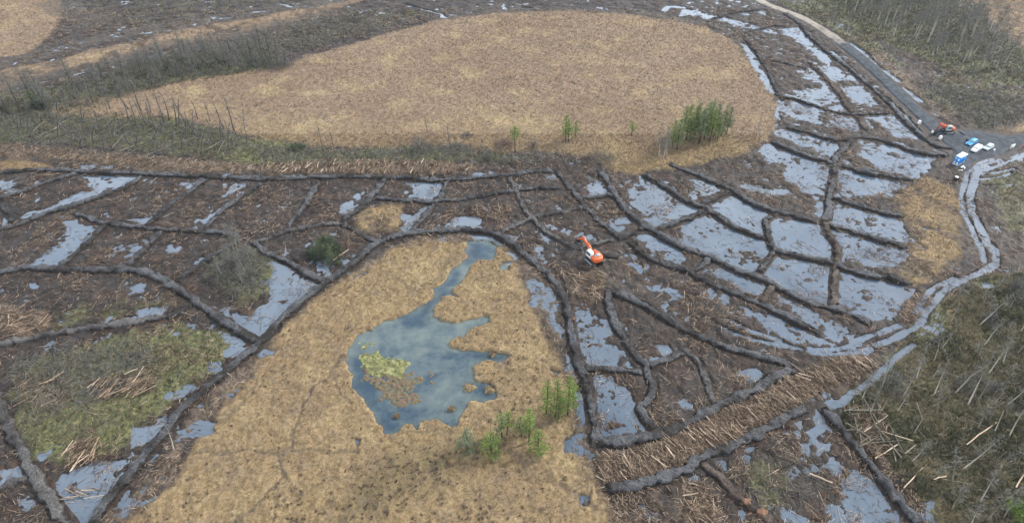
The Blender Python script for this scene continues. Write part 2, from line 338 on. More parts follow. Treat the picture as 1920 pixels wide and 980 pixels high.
WETLINES = [ # ditches and wheel ruts that hold water: line, half width, amount
 (T(9, (1290,-10),(1200,50),(1130,120),(1080,160),(1030,210),(930,280),(860,315),(770,330),(745,360),(780,410),(770,450),(710,480)), 1.0, 1.0),
 (T(3, (830,290),(960,410),(1150,570),(1330,750)), .9, 1.0),
 (T(3, (930,240),(1000,290),(1060,360),(1120,400),(1200,450)), 1.8, 1.0), (T(3, (1230,500),(1270,530),(1310,560)), 2.6, 1.0),
 (T(3, (1130,90),(930,150),(1010,210)), .0, .0),
 (T(6, (1650,0),(1620,60),(1600,150),(1610,220),(1640,290),(1690,380),(1740,470),(1740,520),(1680,560)), 1.3, 1.0), (T(6, (1590,0),(1565,90),(1550,170),(1570,250),(1620,340),(1660,430),(1680,510)), .7, .88),
 (T(6, (1680,560),(1540,620),(1440,690),(1370,770),(1310,850),(1200,920),(1080,970)), 1.0, .97), (T(6, (1520,600),(1430,640),(1350,700),(1310,770),(1240,840),(1100,900),(940,960)), .8, .9),
 (T(9, (1050,10),(900,40),(760,40),(620,10),(540,-20)), .5, .85), (T(9, (980,-20),(820,20),(700,10)), .5, .85), (T(6, (170,850),(300,910),(430,950),(600,985)), .5, .85), (T(6, (250,830),(400,900),(540,945)), .4, .8),
 (T(3, (1620,960),(1700,890),(1780,850),(1830,830)), .9, 1.0), (T(3, (1640,930),(1560,870)), .0, .0), (T(3, (1660,900),(1760,840),(1800,835)), .5, .9), (T(3, (1680,950),(1800,905),(1901,850)), .6, .95),
 (T(6, (1660,20),(1750,10),(1850,-10)), .4, .9), (T(6, (1660,50),(1740,40),(1830,15)), .4, .9), (T(6, (1660,85),(1750,90),(1830,80)), .35, .85),
 (T(1, (90,495),(200,465),(270,455),(450,410),(600,360)), .5, .8), (T(1, (780,190),(830,185)), .9, .9), (T(1, (1230,105),(1270,100)), 1.4, .95), (T(1, (1400,75),(1460,65)), 1.6, .95), (T(1, (1560,25),(1620,40)), 1.4, .95), (T(1, (640,205),(680,200)), .8, .9),
 (T(2, (360,30),(570,85)), .7, .8), (T(2, (560,90),(580,100)), 1.4, .95), (T(2, (1800,60),(1820,40),(1901,45)), 2.0, .95), (T(2, (1010,50),(1050,52)), 1.0, .9), (T(2, (830,25),(850,28)), .8, .9),
 (T(5, (540,10),(590,20)), .0, .0),
]
DARK = [ # bare dark furrows, drains and foot trails: line, half width, amount
 (T(1, (0,360),(300,290),(640,205),(960,150),(1250,110),(1500,60),(1901,0)), 3.0, .8), (T(1, (310,30),(420,80),(560,110)), 4.5, .8), (T(1, (60,480),(300,430),(620,350),(900,260),(1300,190),(1600,130),(1901,70)), 2.5, .85),
 (T(7, (1330,975),(1500,820),(1580,660),(1620,500),(1700,300),(1850,130),(1960,40)), .2, .8), (T(7, (1110,580),(1400,570),(1590,600),(1780,575),(1960,585)), .18, .7), (T(7, (1180,440),(1300,350),(1420,240),(1560,130)), .18, .6),
 (T(5, (250,590),(330,630),(420,700)), .5, .4), (T(5, (510,640),(570,540),(640,450)), .5, .45), (T(8, (300,505),(450,490),(640,470)), .4, .5), (T(8, (950,610),(1100,700),(1260,800),(1400,930)), .4, .5), (T(7, (1850,120),(1870,230),(1960,330)), .16, .6),
 (T(3, (1510,30),(1700,45),(1860,65)), 1.0, .9), (T(3, (1850,25),(1960,35)), .8, .9), (T(3, (1840,175),(1960,185)), .6, .8),
 (T(6, (1600,330),(1900,470)), 5, .5), (T(6, (1690,430),(1901,520)), 4, .5), (T(3, (1500,720),(1640,755)), .0, .0), (T(6, (1490,740),(1480,780)), .0, .0),
 (T(5, (1460,480),(1540,490)), 1.3, 1.0), (T(5, (1450,520),(1560,600),(1680,660)), .5, .9), (T(5, (1400,540),(1500,620),(1620,690)), .5, .9), (T(5, (1340,500),(1400,560)), .7, .8), (T(3, (0,120),(200,150),(320,230)), 1.2, .9),
 (T(3, (-300,70),(-60,100),(0,115)), 1.0, .9), (T(2, (600,110),(900,65),(1200,62),(1700,85),(1901,112)), 1.2, .9),
]
for o_ in (30, 52, 84, 108, 140, 165): DARK.append((T(1, (360, 248 - o_), (640, 205 - o_), (960, 150 - o_), (1250, 110 - o_), (1600, 50 - o_)), .7, .55))
for o_ in (28, 50, 82, 110): DARK.append((T(1, (1000, 245 + o_), (1300, 190 + o_), (1600, 130 + o_), (1901, 66 + o_), (2200, 10 + o_)), .7, .6))
for o_ in (0, 22, 40): DARK.append((T(2, (-100, 170 + o_), (200, 110 + o_), (560, 62 + o_ * .8), (900, 22 + o_ * .5)), .6, .5))
PALE2 = [(T(7, (640,990),(1000,690),(1010,560),(1200,350),(1490,100),(1430,60),(1250,190),(1000,500),(830,760),(580,985)), .5), (T(4, (1500,980),(1640,830),(1901,600),(1901,700),(1700,880)) , .5), (T(5, (0,640),(170,500),(420,380),(640,360),(700,390),(560,420),(320,480),(120,600)), .6), (T(5, (900,400),(1000,480),(1130,590),(1200,720),(1240,960),(1180,960),(1060,700),(960,520)), .35), (T(8, (1330,420),(1390,600),(1480,800),(1540,985),(1460,985),(1330,760),(1250,560)), .4)]
PALE = [ # dry chopped brash
 ([(1115,852),(1200,845),(1290,800),(1400,757),(1490,708),(1560,680),(1620,668),(1640,690),(1560,722),(1480,768),(1380,822),(1290,862),(1200,902),(1130,905)], .5),
 ([(480,312),(640,304),(830,306),(900,318),(830,328),(640,326),(500,326)], .8), ([(0,270),(160,285),(330,300),(480,312),(490,326),(300,322),(100,300),(0,292)], .6),
 (T(3, (1030,240),(1110,290),(1260,420),(1400,540),(1540,640),(1470,660),(1330,560),(1180,430),(1060,320)), .55), (T(5, (1300,600),(1450,560),(1480,700),(1360,740),(1280,680)), .5),
 (T(4, (0,760),(260,800),(280,880),(120,940),(0,950)), .5), (T(6, (1230,740),(1320,680),(1400,720),(1300,850),(1210,870)), .5), (T(9, (0,740),(100,760),(200,870),(200,985),(0,985)), .45),
]
ROAD = [(1385,-35,1.6),(1410,-8,1.6),(1440,10,1.7),(1500,33,1.8),(1550,62,1.9),(1600,100,2.0),(1650,143,2.1),(1700,191,2.2),(1742,230,2.4),(1775,254,3.4),(1815,270,6.5),(1850,267,6.0),(1890,266,3.0),(1930,262,2.4),(2000,259,2.4),(2150,258,2.4)]
ROADXY = np.array([(*ground((a, b)), c) for a, b, c in ROAD])
YARD = ground(T(3, (1400,740),(1490,745),(1600,770),(1760,770),(1780,800),(1740,870),(1640,905),(1570,960),(1480,930),(1500,850),(1440,790)))

# ------------------------------------------------------------------ the peat bunds: line, half width, height, label
BUNDS = [
 (T(4, (-90,30),(0,20),(130,8),(300,2),(440,10),(800,25),(1160,40),(1480,55),(1901,40)) + T(5, (250,45),(400,50),(590,60),(760,45),(950,30),(1080,10),(1190,4)), 1.1, .8, 'longest straight peat bund, just below the log row under the big grassland'),
 (T(4, (-90,190),(0,160),(100,130),(250,80),(440,18)), 1.1, .8, 'first grey peat bund slanting from the left frame edge to the long upper bund'),
 (T(4, (-90,360),(0,335),(100,310),(250,250),(400,205),(560,150),(700,100),(800,30)), 1.1, .8, 'curved peat bund holding the large bright pool at upper left on its lower side'),
 (T(4, (20,185),(60,250),(100,300)), 1.2, .7, 'short stubby peat bund linking two slanting bunds at the left frame edge'),
 (T(4, (410,240),(560,290),(680,310),(880,330),(1100,345),(1230,350),(1330,385)), 1.1, .8, 'lengthwise peat bund between the upper and middle rows of cells on the left'),
 (T(4, (1155,48),(1050,130),(950,200),(880,260),(815,310)), 1.1, .8, 'slanting cross bund of dark peat next right of the bright upper left pool'),
 (T(4, (1475,70),(1400,120),(1280,200),(1200,265),(1140,332)), 1.1, .8, 'slanting cross bund of peat with a thin strip of water along its left side'),
 (T(4, (1788,58),(1740,130),(1700,200),(1640,280),(1590,342)), 1.1, .8, 'slanting cross bund of peat ending just above the green bush'),
 (T(5, (-60,295),(-160,330)) and T(4, (1901,295),(1800,310),(1690,330),(1580,348),(1480,392),(1390,415)), 1.0, .75, 'grey topped peat bund passing behind the green bush'),
 (T(4, (595,302),(500,400),(420,470),(330,545)), 1.1, .8, 'straight peat bund on the right side of the long ragged pool at left'),
 (T(4, (908,337),(850,400),(780,470),(712,545)), 1.0, .75, 'short slanting peat bund in the middle left row, between two puddled cells'),
 (T(4, (1350,385),(1240,450),(1150,510),(1060,570),(985,620)), 1.1, .8, 'peat bund slanting down left from the twiggy thicket'),
 (T(4, (-90,575),(0,572),(180,548),(400,558),(700,560),(800,572),(900,610),(1050,700),(1150,780),(1260,850),(1350,905),(1440,955)), 1.35, .9, 'long bund bending from the left frame edge to below the big left pool'),
 (T(4, (-90,985),(0,972),(200,935),(400,900),(600,870),(800,840),(950,815),(1040,790)), 1.2, .8, 'low bund with wet grey top between left frame edge and green scrub'),
 (T(4, (1410,405),(1500,470),(1600,510),(1700,570),(1810,630)), 1.1, .8, 'dark peat bund along the upper right edge of the big left pool'),
 (T(7, (480,1060),(540,975),(600,870),(700,750),(820,600),(920,480),(1020,350),(1150,240),(1270,140),(1350,70),(1430,0)) + T(4, (1530,880),(1640,770),(1760,670),(1901,570)) + T(5, (70,520),(150,450),(250,390),(400,355),(600,340),(700,335),(830,350),(900,380),(1000,460),(1100,540),(1180,620),(1240,720),(1270,830),(1290,960)) + T(8, (1320,100),(1370,220),(1390,360),(1410,500),(1412,560)), 1.25, .9, 'great arched peat bund looping round the pond and its golden grassland'),
 (T(5, (250,50),(180,140),(100,220),(10,285)), 1.1, .8, 'slanting peat bund left of the straw coloured grassy cell'),
 (T(5, (0,295),(100,350),(160,385),(215,405)), 1.0, .75, 'short peat bund running down right beneath the straw coloured grassy cell'),
 (T(5, (592,65),(560,140),(500,220),(440,290),(392,352)), 1.1, .8, 'slanting peat bund right of the straw coloured grassy cell'),
 (T(5, (190,160),(350,172),(530,178),(750,155),(950,120),(1230,96)), 1.0, .75, 'lengthwise peat bund crossing the cells above the arch of the pond bund'),
 (T(5, (925,40),(970,110),(1010,200),(1060,270),(1140,340),(1230,400),(1290,440)), 1.0, .75, 'pale topped peat bund running down to the bucket of the digging excavator'),
 (T(5, (1350,212),(1200,240),(1060,272),(960,315),(880,352)), .95, .75, 'pale topped cross bund ending at the crown of the pond arch'),
 (T(5, (1198,8),(1250,70),(1310,150),(1370,220),(1450,300),(1535,372)), 1.1, .8, 'peat bund from the end of the long upper bund to the digging excavator'),
 (T(5, (1310,160),(1420,155),(1512,143)), 1.0, .75, 'short level peat bund below a small bright pool right of centre'),
 (T(5, (1420,0),(1470,50),(1530,150),(1600,240),(1680,310),(1800,380),(1901,430)) + T(6, (150,490),(300,560),(420,600),(540,660),(700,740),(830,770),(950,820),(1050,862)), 1.2, .9, 'longest diagonal peat bund through the flooded cells on the right'),
 (T(5, (1692,318),(1600,360),(1535,390)), 1.2, .9, 'thick stub of peat bund joining the two diagonals near the digging excavator'),
 (T(5, (1525,385),(1420,412),(1300,440)), 1.0, .7, 'fresh grey bund being shaped beside the boom of the digging excavator'),
 (T(5, (1590,400),(1680,470),(1780,520),(1901,560)) + T(6, (100,610),(250,670),(400,740),(500,780),(640,850),(760,910)), 1.1, .8, 'near side diagonal peat bund of the flooded cells, starting beside the digging excavator'),
 (T(5, (1680,20),(1780,80),(1850,130),(1901,160)) + T(6, (60,190),(140,222),(230,280),(330,340),(470,382)), 1.1, .8, 'diagonal peat bund over the two widest pools on the right'),
 (T(5, (1760,330),(1901,280)) + T(6, (60,255),(130,228)), 1.1, .8, 'short thick cross bund at the upper left corner of the widest right pool'),
 (T(6, (-80,-30),(0,0),(130,50),(260,110),(360,170),(470,220),(600,255),(740,288)), 1.0, .8, 'diagonal peat bund along the top of the flooded cells below the pine clump'),
 (T(6, (265,122),(190,160),(110,190)), 1.0, .75, 'short spur bund beside a small triangular pool right of centre'),
 (T(3, (950,770),(900,830),(850,890),(840,975)) + T(6, (830,80),(810,170),(812,245),(775,292)), 1.15, .8, 'upright peat bund with a hooked lower end between the upper pools on the right'),
 (T(6, (505,255),(460,280),(470,340),(490,420),(512,450),(470,510),(420,578)), 1.0, .75, 'wavy cross bund of peat standing between the two widest pools'),
 (T(6, (512,450),(620,475),(720,500),(850,527),(900,550),(1050,590),(1150,605),(1275,637)), 1.05, .8, 'peat bund over the two lowest bright pools on the right, ending at the tan grass'),
 (T(6, (778,290),(820,370),(860,440),(850,530),(840,640),(838,760)), 1.1, .75, 'brown upright bund dividing the lowest bright pools on the right'),
 (T(6, (795,304),(900,330),(1000,365),(1130,400),(1250,432)), 1.0, .75, 'thin bund between two shallow right hand pools, its end in tan grass'),
 (T(6, (820,150),(950,195),(1080,230),(1230,262)), 1.0, .75, 'thin bund above a bright pool at right, below the speckled brown cell'),
 (T(3, (870,930),(1060,960)) + T(6, (960,3),(1100,32),(1282,60)), 1.0, .75, 'bund below the bright wedge shaped pool near the blue cabin'),
 (T(3, (575,712),(700,745),(870,787),(1000,768),(1180,810),(1300,850),(1475,872)), 1.1, .75, 'bund running toward the blue cabin along the upper rim of the far pools'),
 (T(3, (490,790),(600,840),(740,890),(850,918)), 1.0, .75, 'short far bund between two pools right of the big grassland'),
 (T(6, (150,490),(100,540),(20,572)), 1.1, .8, 'stub of bund closing a muddy cell right of the digging excavator'),
 (T(6, (500,645),(455,715),(435,742)), 1.1, .7, 'stub of brown bund between the two lowest diagonals on the right'),
 ([(1140,545),(1182,562),(1240,595),(1300,628),(1370,655),(1440,675),(1487,692)], 1.2, .85, 'upper side bund of the pointed cell at lower right'),
 ([(1490,693),(1450,712),(1400,740),(1340,768),(1270,805),(1200,825),(1112,833)], 1.5, .95, 'thick bund above the long pale log row at lower right'),
 ([(1138,540),(1140,575),(1150,600),(1170,640),(1192,668)] + T(8, (1690,110),(1700,160),(1735,220),(1705,310),(1665,360),(1740,462)), 1.2, .8, 'crooked bund with an S bend right of the narrow pools at lower centre'),
 (T(8, (1350,125),(1500,130),(1685,150)), 1.0, .7, 'short level bund between two narrow pools right of the small pines'),
 (T(8, (1690,112),(1800,85),(1905,25)), 1.0, .7, 'short bund linking the S bend to the pointed cell'),
 ([(1282,655),(1310,685),(1330,730),(1340,762)], 1.0, .6, 'low pale bund crossing inside the pointed cell at lower right'),
 (T(8, (1450,795),(1620,780),(1760,740),(1901,700)) + T(9, (100,630),(240,570),(350,520),(480,450),(600,390),(690,350)), 1.35, .9, 'thick dark bund below the long pale log row at lower right'),
 (T(9, (775,335),(850,430),(960,560),(1060,690),(1150,800),(1250,920),(1330,1010)), 1.35, .95, 'steep dark bund between the bottom right pool and the leaning wood'),
 (T(9, (100,650),(200,730),(320,850),(430,930),(520,985)), 1.1, .6, 'low reddish brown bund running off the bottom frame edge at lower right'),
 (T(7, (-40,240),(0,330),(60,460),(130,580),(180,690),(240,800),(300,880),(390,1000)), 1.45, .7, 'wide pale grey bund in the bottom left corner'),
 (T(7, (-60,830),(0,800),(80,760),(170,735)), 1.0, .6, 'short pale bund branching to the left frame edge in the bottom left corner'),
 (T(3, (560,80),(640,130),(690,190),(730,230),(800,290),(900,370),(1000,450),(1100,540),(1200,640),(1300,740),(1400,812),(1500,832)), 1.0, .7, 'far curved bund following the dark gravel track on its left'),
 (T(3, (700,350),(780,420),(850,500),(920,600),(990,680),(1035,745)), 1.2, .5, 'brown far bund winding between the white pools left of the gravel track'),
 (T(3, (330,192),(480,152),(590,150)), .7, .5, 'thin far bund below the small white pools at top right'),
 (T(3, (130,130),(210,95),(330,70),(430,58)), .7, .5, 'thin far bund crossing the white strip of water at the top'),
 (T(3, (335,215),(385,270),(435,335),(485,425),(530,525),(565,560)), .6, .5, 'thin dark bund hugging the right rim of the big grassland'),
 (T(3, (400,330),(520,350),(690,385)), .7, .5, 'thin far bund running right from the rim of the big grassland'),
 (T(3, (510,530),(700,580),(900,640),(1150,635)), .7, .5, 'thin far bund crossing the speckled white flood at right'),
]

# ------------------------------------------------------------------ terrain grid
def half_w(Y): return .84 * (CT * np.clip(Y, 38, 270) + ST * CAM_H) + 4
def masks(X, Y):
    """all ground masks and the height at ground points"""
    wx = X + fbm(X, Y, 3.2, 3, 3) * 2.6 + fbm(X, Y, .8, 2, 5) * .9; wy = Y + fbm(X, Y, 3.2, 3, 4) * 2.6 + fbm(X, Y, .8, 2, 6) * .9
    gx = X + fbm(X, Y, 3.0, 4, 23, .6) * 3.4; gy = Y + fbm(X, Y, 3.0, 4, 24, .6) * 3.4
    grass = np.zeros(X.shape)
    brk = .25 + .75 * smooth(-.16, .04, fbm(X, Y, 4.5, 4, 27, .6))
    for gi, p in enumerate(GRASS): grass = np.maximum(grass, poly_mask(gx, gy, ground(p), 1.1) * (brk if gi in (3, 4, 6, 7, 8, 9, 10, 11, 12, 13, 14) else 1))
    veg = np.zeros(X.shape)
    for p, a in VEG: veg = np.maximum(veg, a * poly_mask(wx, wy, ground(p), 2.2))
    heath = np.zeros(X.shape)
    for p, a in HEATH: heath = np.maximum(heath, a * poly_mask(wx, wy, ground(p), 3.0))
    wet = np.zeros(X.shape)
    wet2 = np.zeros(X.shape)
    for p, a in WET:
        if a > 0: wet = np.maximum(wet, a * poly_mask(wx, wy, ground(p), .9, .3))
    for p, hw, a in WETLINES:
        if a > 0: wet2 = np.maximum(wet2, a * line_mask(X + (gx - X) * .25, Y + (gy - Y) * .25, curve(ground(p), 2.)[0], hw * .42, .40))
    dark = np.zeros(X.shape)
    for p, hw, a in DARK:
        if a > 0: dark = np.maximum(dark, a * line_mask(gx, gy, curve(ground(p), 2.)[0], hw, max(.22, hw * .6)))
    pale = np.zeros(X.shape)
    for p, a in PALE + PALE2: pale = np.maximum(pale, a * poly_mask(wx, wy, ground(p), 1.2))
    pond = poly_mask(X + fbm(X, Y, 1.6, 3, 33) * 1.3, Y + fbm(X, Y, 1.6, 3, 34) * 1.3, ground(POND), .35)
    bund = np.zeros(X.shape)
    for p, hw, h, l in BUNDS: bund = np.maximum(bund, line_mask(X, Y, curve(ground(p), 2.)[0], hw * .65, .6))
    road = np.zeros(X.shape)
    for i in range(len(ROADXY) - 1): road = np.maximum(road, line_mask(X, Y, ROADXY[i:i + 2, :2], (ROADXY[i, 2] + ROADXY[i + 1, 2]) / 2 + .4, 1.0))
    road = np.maximum(road, poly_mask(X, Y, YARD, .8, .4))
    wet = np.maximum(wet, wet2); grass = grass * (1 - smooth(.4, .8, wet)) * (1 - road)
    n1 = fbm(X, Y, 2.6, 4, 41); n2 = fbm(X, Y, 1.0, 4, 42, .6); n3 = fbm(X, Y, 9, 2, 43); hum = fbm(X, Y, 1.1, 3, 44); hb = fbm(X, Y, 6, 3, 45)
    h_mud = .275 - .58 * wet + n1 * .85 + n2 * (.75 + .35 * wet) + n3 * .22 * (1 - wet2) - wet2 * .25 + pale * .12
    h_mud = h_mud + veg * .12
    h_grass = .42 + np.clip(hum, -.2, .4) * .55 + hb * .2 - dark * .12
    h = h_mud * (1 - grass) + np.maximum(h_grass, .12) * grass
    h = h * (1 - bund) + .15 * bund
    h = h * (1 - road) + .12 * road
    h = h * (1 - pond) - .7 * pond
    return dict(h=h, grass=grass, veg=veg * (1 - road), heath=heath, wet=wet, dark=dark, pale=pale, pond=pond, bund=bund, road=road)
ys = [40.0]
while ys[-1] < 264: ys.append(ys[-1] + .155 * ((ys[-1] + 30) / 75) ** .9)
YR = np.r_[-600, -250, -100, -40, 0, 20, 32, ys, 275, 300, 340, 420, 550, 750, 1000, 1400]
U = np.r_[-6, -4.5, -3.5, -2.6, -2, -1.5, -1.25, -1.1, np.linspace(-1, 1, 1080), 1.1, 1.25, 1.5, 2, 2.6, 3.5, 4.5, 6]
GX = U[None, :] * half_w(YR)[:, None]; GY = np.repeat(YR[:, None], len(U), 1)
GM = masks(GX.ravel(), GY.ravel())
for k in GM: GM[k] = GM[k].reshape(GX.shape)
def at(x, y, key='h'):
    """bilinear look-up of a mask or the height"""
    x = np.asarray(x, float); y = np.asarray(y, float)
    r = np.clip(np.interp(y, YR, np.arange(len(YR))), 0, len(YR) - 1.001); c = np.clip(np.interp(x / half_w(y), U, np.arange(len(U))), 0, len(U) - 1.001)
    r0 = r.astype(int); c0 = c.astype(int); fr = r - r0; fc = c - c0; A = GM[key]
    return (A[r0, c0] * (1 - fc) + A[r0, c0 + 1] * fc) * (1 - fr) + (A[r0 + 1, c0] * (1 - fc) + A[r0 + 1, c0 + 1] * fc) * fr

# ground material
def grass_colour(g, f, nf, nm, nb):
    y = g.n('SeparateXYZ', {0: g.pos}, out=1); far = g.mr(g.math('ADD', y, g.math('MULTIPLY', g.math('SUBTRACT', nb, .5), 60)), 128, 165)
    gold = g.ramp(f, [(.30, (.118, .083, .045)), (.44, (.212, .151, .079)), (.56, (.285, .208, .110)), (.70, (.375, .287, .166))])
    brown = g.ramp(f, [(.30, (.115, .081, .054)), (.44, (.188, .133, .087)), (.56, (.252, .184, .121)), (.70, (.33, .255, .174))])
    c = g.mix(far, gold, brown)
    c = g.mix(g.math('MULTIPLY', g.mr(nb, .42, .62, 0, .55), g.math('ADD', g.math('MULTIPLY', far, .35), .6)), c, g.ramp(f, [(.32, (.09, .060, .040)), (.68, (.25, .168, .10))]))
    c = g.mix(g.mr(g.noise(.42, 5, .75, dist=.4), .48, .70, 0, .6), c, g.ramp(f, [(.35, (.085, .066, .058)), (.65, (.20, .155, .128))]))
    c = g.mix(g.mr(g.noise(.10, 3, .6), .52, .70, 0, .55), c, g.ramp(f, [(.35, (.24, .18, .09)), (.65, (.46, .36, .20))]))
    return c
g = G('bog_ground')
nb = g.noise(.035, 4); nm = g.noise(.28, 5); nf = g.noise(1.6, 5, .65); nff = g.noise(6.5, 3, .7)
mix2 = g.math('ADD', g.math('MULTIPLY', nf, .6), g.math('MULTIPLY', nff, .4))
mfac = g.math('ADD', g.math('MULTIPLY', g.noise(.75, 5, .75), .55), g.math('MULTIPLY', nff, .45))
mud = g.ramp(mfac, [(.37, (.004, .0028, .0022)), (.47, (.013, .0088, .0068)), (.56, (.032, .0215, .016)), (.64, (.075, .052, .038)), (.73, (.17, .13, .097))])
mud = g.mix(g.mr(nm, .5, .66, 0, .6), mud, g.ramp(mfac, [(.36, (.02, .010, .007)), (.66, (.12, .066, .04))]))
mud = g.mix(g.mr(g.noise(.11, 3), .45, .7, 0, .45), mud, g.ramp(mfac, [(.36, (.018, .017, .017)), (.66, (.09, .085, .08))]))
pale_c = g.ramp(mix2, [(.36, (.06, .043, .03)), (.5, (.20, .15, .105)), (.64, (.36, .28, .20))])
mud = g.mix(g.attr('pale'), mud, pale_c)
vegc = g.ramp(mix2, [(.3, (.022, .026, .012)), (.45, (.062, .070, .028)), (.56, (.135, .135, .055)), (.7, (.24, .22, .11))])
vegc = g.mix(g.mr(g.noise(.22, 4), .48, .66, 0, .75), vegc, g.ramp(mix2, [(.35, (.04, .044, .018)), (.6, (.145, .145, .055))]))
vegc = g.mix(g.mr(g.noise(.16, 4, .6, dist=.5), .50, .64, 0, .5), vegc, g.ramp(mix2, [(.35, (.035, .033, .028)), (.65, (.14, .125, .105))]))
vm = g.mr(g.math('ADD', g.attr('veg'), g.math('MULTIPLY', g.math('SUBTRACT', nm, .5), 1.6)), .25, .75)
c = g.mix(vm, mud, vegc)
gr = grass_colour(g, mix2, nf, nm, nb)
gr = g.mix(g.math('MULTIPLY', g.attr('heath'), g.mr(nf, .35, .58)), gr, (.085, .075, .04))
c = g.mix(g.attr('grass'), c, gr)
c = g.mix(g.math('MULTIPLY', g.attr('dark'), .8), c, g.ramp(mix2, [(.35, (.030, .026, .022)), (.65, (.10, .08, .06))]))
g.bump(mix2, .8, .35)
wetr = g.mr(g.attr('grass'), 0, 1, .62, .9)
GROUND_M = g.done(c, wetr, spec=.3)
nr, nc = GX.shape
ii = (np.arange(nr - 1)[:, None] * nc + np.arange(nc - 1)[None]).ravel()
faces = np.stack([ii, ii + 1, ii + nc + 1, ii + nc], 1)
go = link_mesh('ground', np.stack([GX.ravel(), GY.ravel(), GM['h'].ravel()], 1), [faces], GROUND_M, attrs={k: GM[k] for k in ('grass', 'veg', 'heath', 'dark', 'pale')})
tag(go, kind='structure')

# water
g = G('pool_water')
wn = g.noise(.12, 4); wn2 = g.noise(1.2, 4)
cc = g.ramp(wn, [(.35, (.048, .074, .108)), (.65, (.085, .118, .16))])
cc = g.mix(g.mr(wn2, .55, .72, 0, .35), cc, (.055, .055, .052))
g.bump(g.noise(3.0, 2), .03, .05)
POOL_M = g.done(cc, .07, ior=1.95)
tag(link_mesh('water', [(-330, 25, 0), (330, 25, 0), (330, 330, 0), (-330, 330, 0)], [np.array([[0, 1, 2, 3]])], POOL_M), kind='structure')
g = G('pond_water')
pn = g.noise(.075, 5, .6, dist=.6); pn2 = g.noise(.5, 5, .7)
pc = g.ramp(g.math('ADD', g.math('MULTIPLY', pn, .75), g.math('MULTIPLY', pn2, .25)), [(.38, (.010, .028, .054)), (.46, (.022, .048, .074)), (.53, (.065, .093, .105)), (.66, (.13, .158, .148))])  # pale and dark patches: reflected clouds and blue sky painted in, with submerged plants
pc = g.mix(g.math('MULTIPLY', g.attr('shore'), .4), pc, g.ramp(pn2, [(.35, (.085, .115, .10)), (.65, (.17, .20, .165))]))
g.bump(g.noise(2.0, 2), .03, .05)
PONDW_M = g.done(pc, .06, ior=1.5)
hull = ground([(855,448),(935,448),(948,470),(960,560),(985,660),(975,700),(945,765),(880,815),(760,828),(710,825),(690,770),(645,740),(640,640),(690,595),(790,560),(850,500)])
px_, py_ = np.meshgrid(np.arange(hull[:, 0].min(), hull[:, 0].max(), .35), np.arange(hull[:, 1].min(), hull[:, 1].max(), .35)); inh = poly_mask(px_.ravel(), py_.ravel(), hull, .4); nc = px_.shape[1]
sh_ = 1 - poly_mask((px_ + fbm(px_, py_, 2.5, 3, 61) * 2.5).ravel(), (py_ + fbm(px_, py_, 2.5, 3, 62) * 2.5).ravel(), ground(POND), 1.0, -.7)
i = (np.arange(px_.shape[0] - 1)[:, None] * nc + np.arange(nc - 1)[None]).ravel(); f = np.stack([i, i + 1, i + nc + 1, i + nc], 1); f = f[inh[f].min(1) > .5]
tag(link_mesh('pond_water', np.stack([px_.ravel(), py_.ravel(), np.full(px_.size, .035)], 1), [f], PONDW_M, attrs={'shore': sh_}), kind='structure')

# gravel track and yard
g = G('gravel')
py = g.n('SeparateXYZ', {0: g.pos}, out=1)
n1 = g.noise(.6, 5, .7); n2 = g.noise(5, 3, .7)
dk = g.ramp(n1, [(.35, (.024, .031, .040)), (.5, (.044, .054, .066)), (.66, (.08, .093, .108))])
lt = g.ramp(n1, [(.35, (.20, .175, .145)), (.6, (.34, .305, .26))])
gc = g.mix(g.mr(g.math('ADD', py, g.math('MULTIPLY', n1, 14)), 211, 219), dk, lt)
gc = g.mix(g.mr(n2, .4, .7, 0, .3), gc, (.05, .05, .05))
g.bump(n2, .4, .06)
GRAVEL_M = g.done(gc, .85, spec=.2)
rc, ru = curve(ROADXY, .8)
d = np.gradient(rc[:, :2], axis=0); d /= np.linalg.norm(d, axis=1, keepdims=True); nrm = np.stack([-d[:, 1], d[:, 0]], 1)
offs = np.array([-1.25, -1.0, -.75, -.55, -.3, 0, .3, .55, .75, 1.0, 1.25]); zz = np.array([-.3, .26, .32, .29, .35, .37, .35, .29, .32, .26, -.3])
k = len(offs); hwv = rc[:, 2] * .82 * (1 + .35 * fbm(ru, ru * 0, 3.0, 2, 71)); 
P = rc[:, None, :2] + nrm[:, None] * (offs[None, :, None] * hwv[:, None, None]); Z = zz[None] + .05 * fbm(P[..., 0], P[..., 1], 1.0, 2, 72)
i = (np.arange(len(rc) - 1)[:, None] * k + np.arange(k - 1)[None]).ravel()
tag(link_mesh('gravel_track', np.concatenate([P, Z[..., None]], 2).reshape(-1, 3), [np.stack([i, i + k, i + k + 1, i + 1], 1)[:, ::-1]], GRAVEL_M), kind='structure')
x0, x1, y0, y1 = YARD[:, 0].min() - 2, YARD[:, 0].max() + 2, YARD[:, 1].min() - 2, YARD[:, 1].max() + 2
gx, gy = np.meshgrid(np.arange(x0, x1, .4), np.arange(y0, y1, .4)); ym = poly_mask((gx + fbm(gx, gy, 3, 3, 74) * 2).ravel(), (gy + fbm(gx, gy, 3, 3, 75) * 2).ravel(), YARD, .8).reshape(gx.shape)
zy = -.35 + .67 * ym + .04 * fbm(gx, gy, 1.2, 2, 76)
nr, nc = gx.shape; i = (np.arange(nr - 1)[:, None] * nc + np.arange(nc - 1)[None]).ravel()
tag(link_mesh('gravel_yard', np.stack([gx.ravel(), gy.ravel(), zy.ravel()], 1), [np.stack([i, i + 1, i + nc + 1, i + nc], 1)], GRAVEL_M), kind='structure')

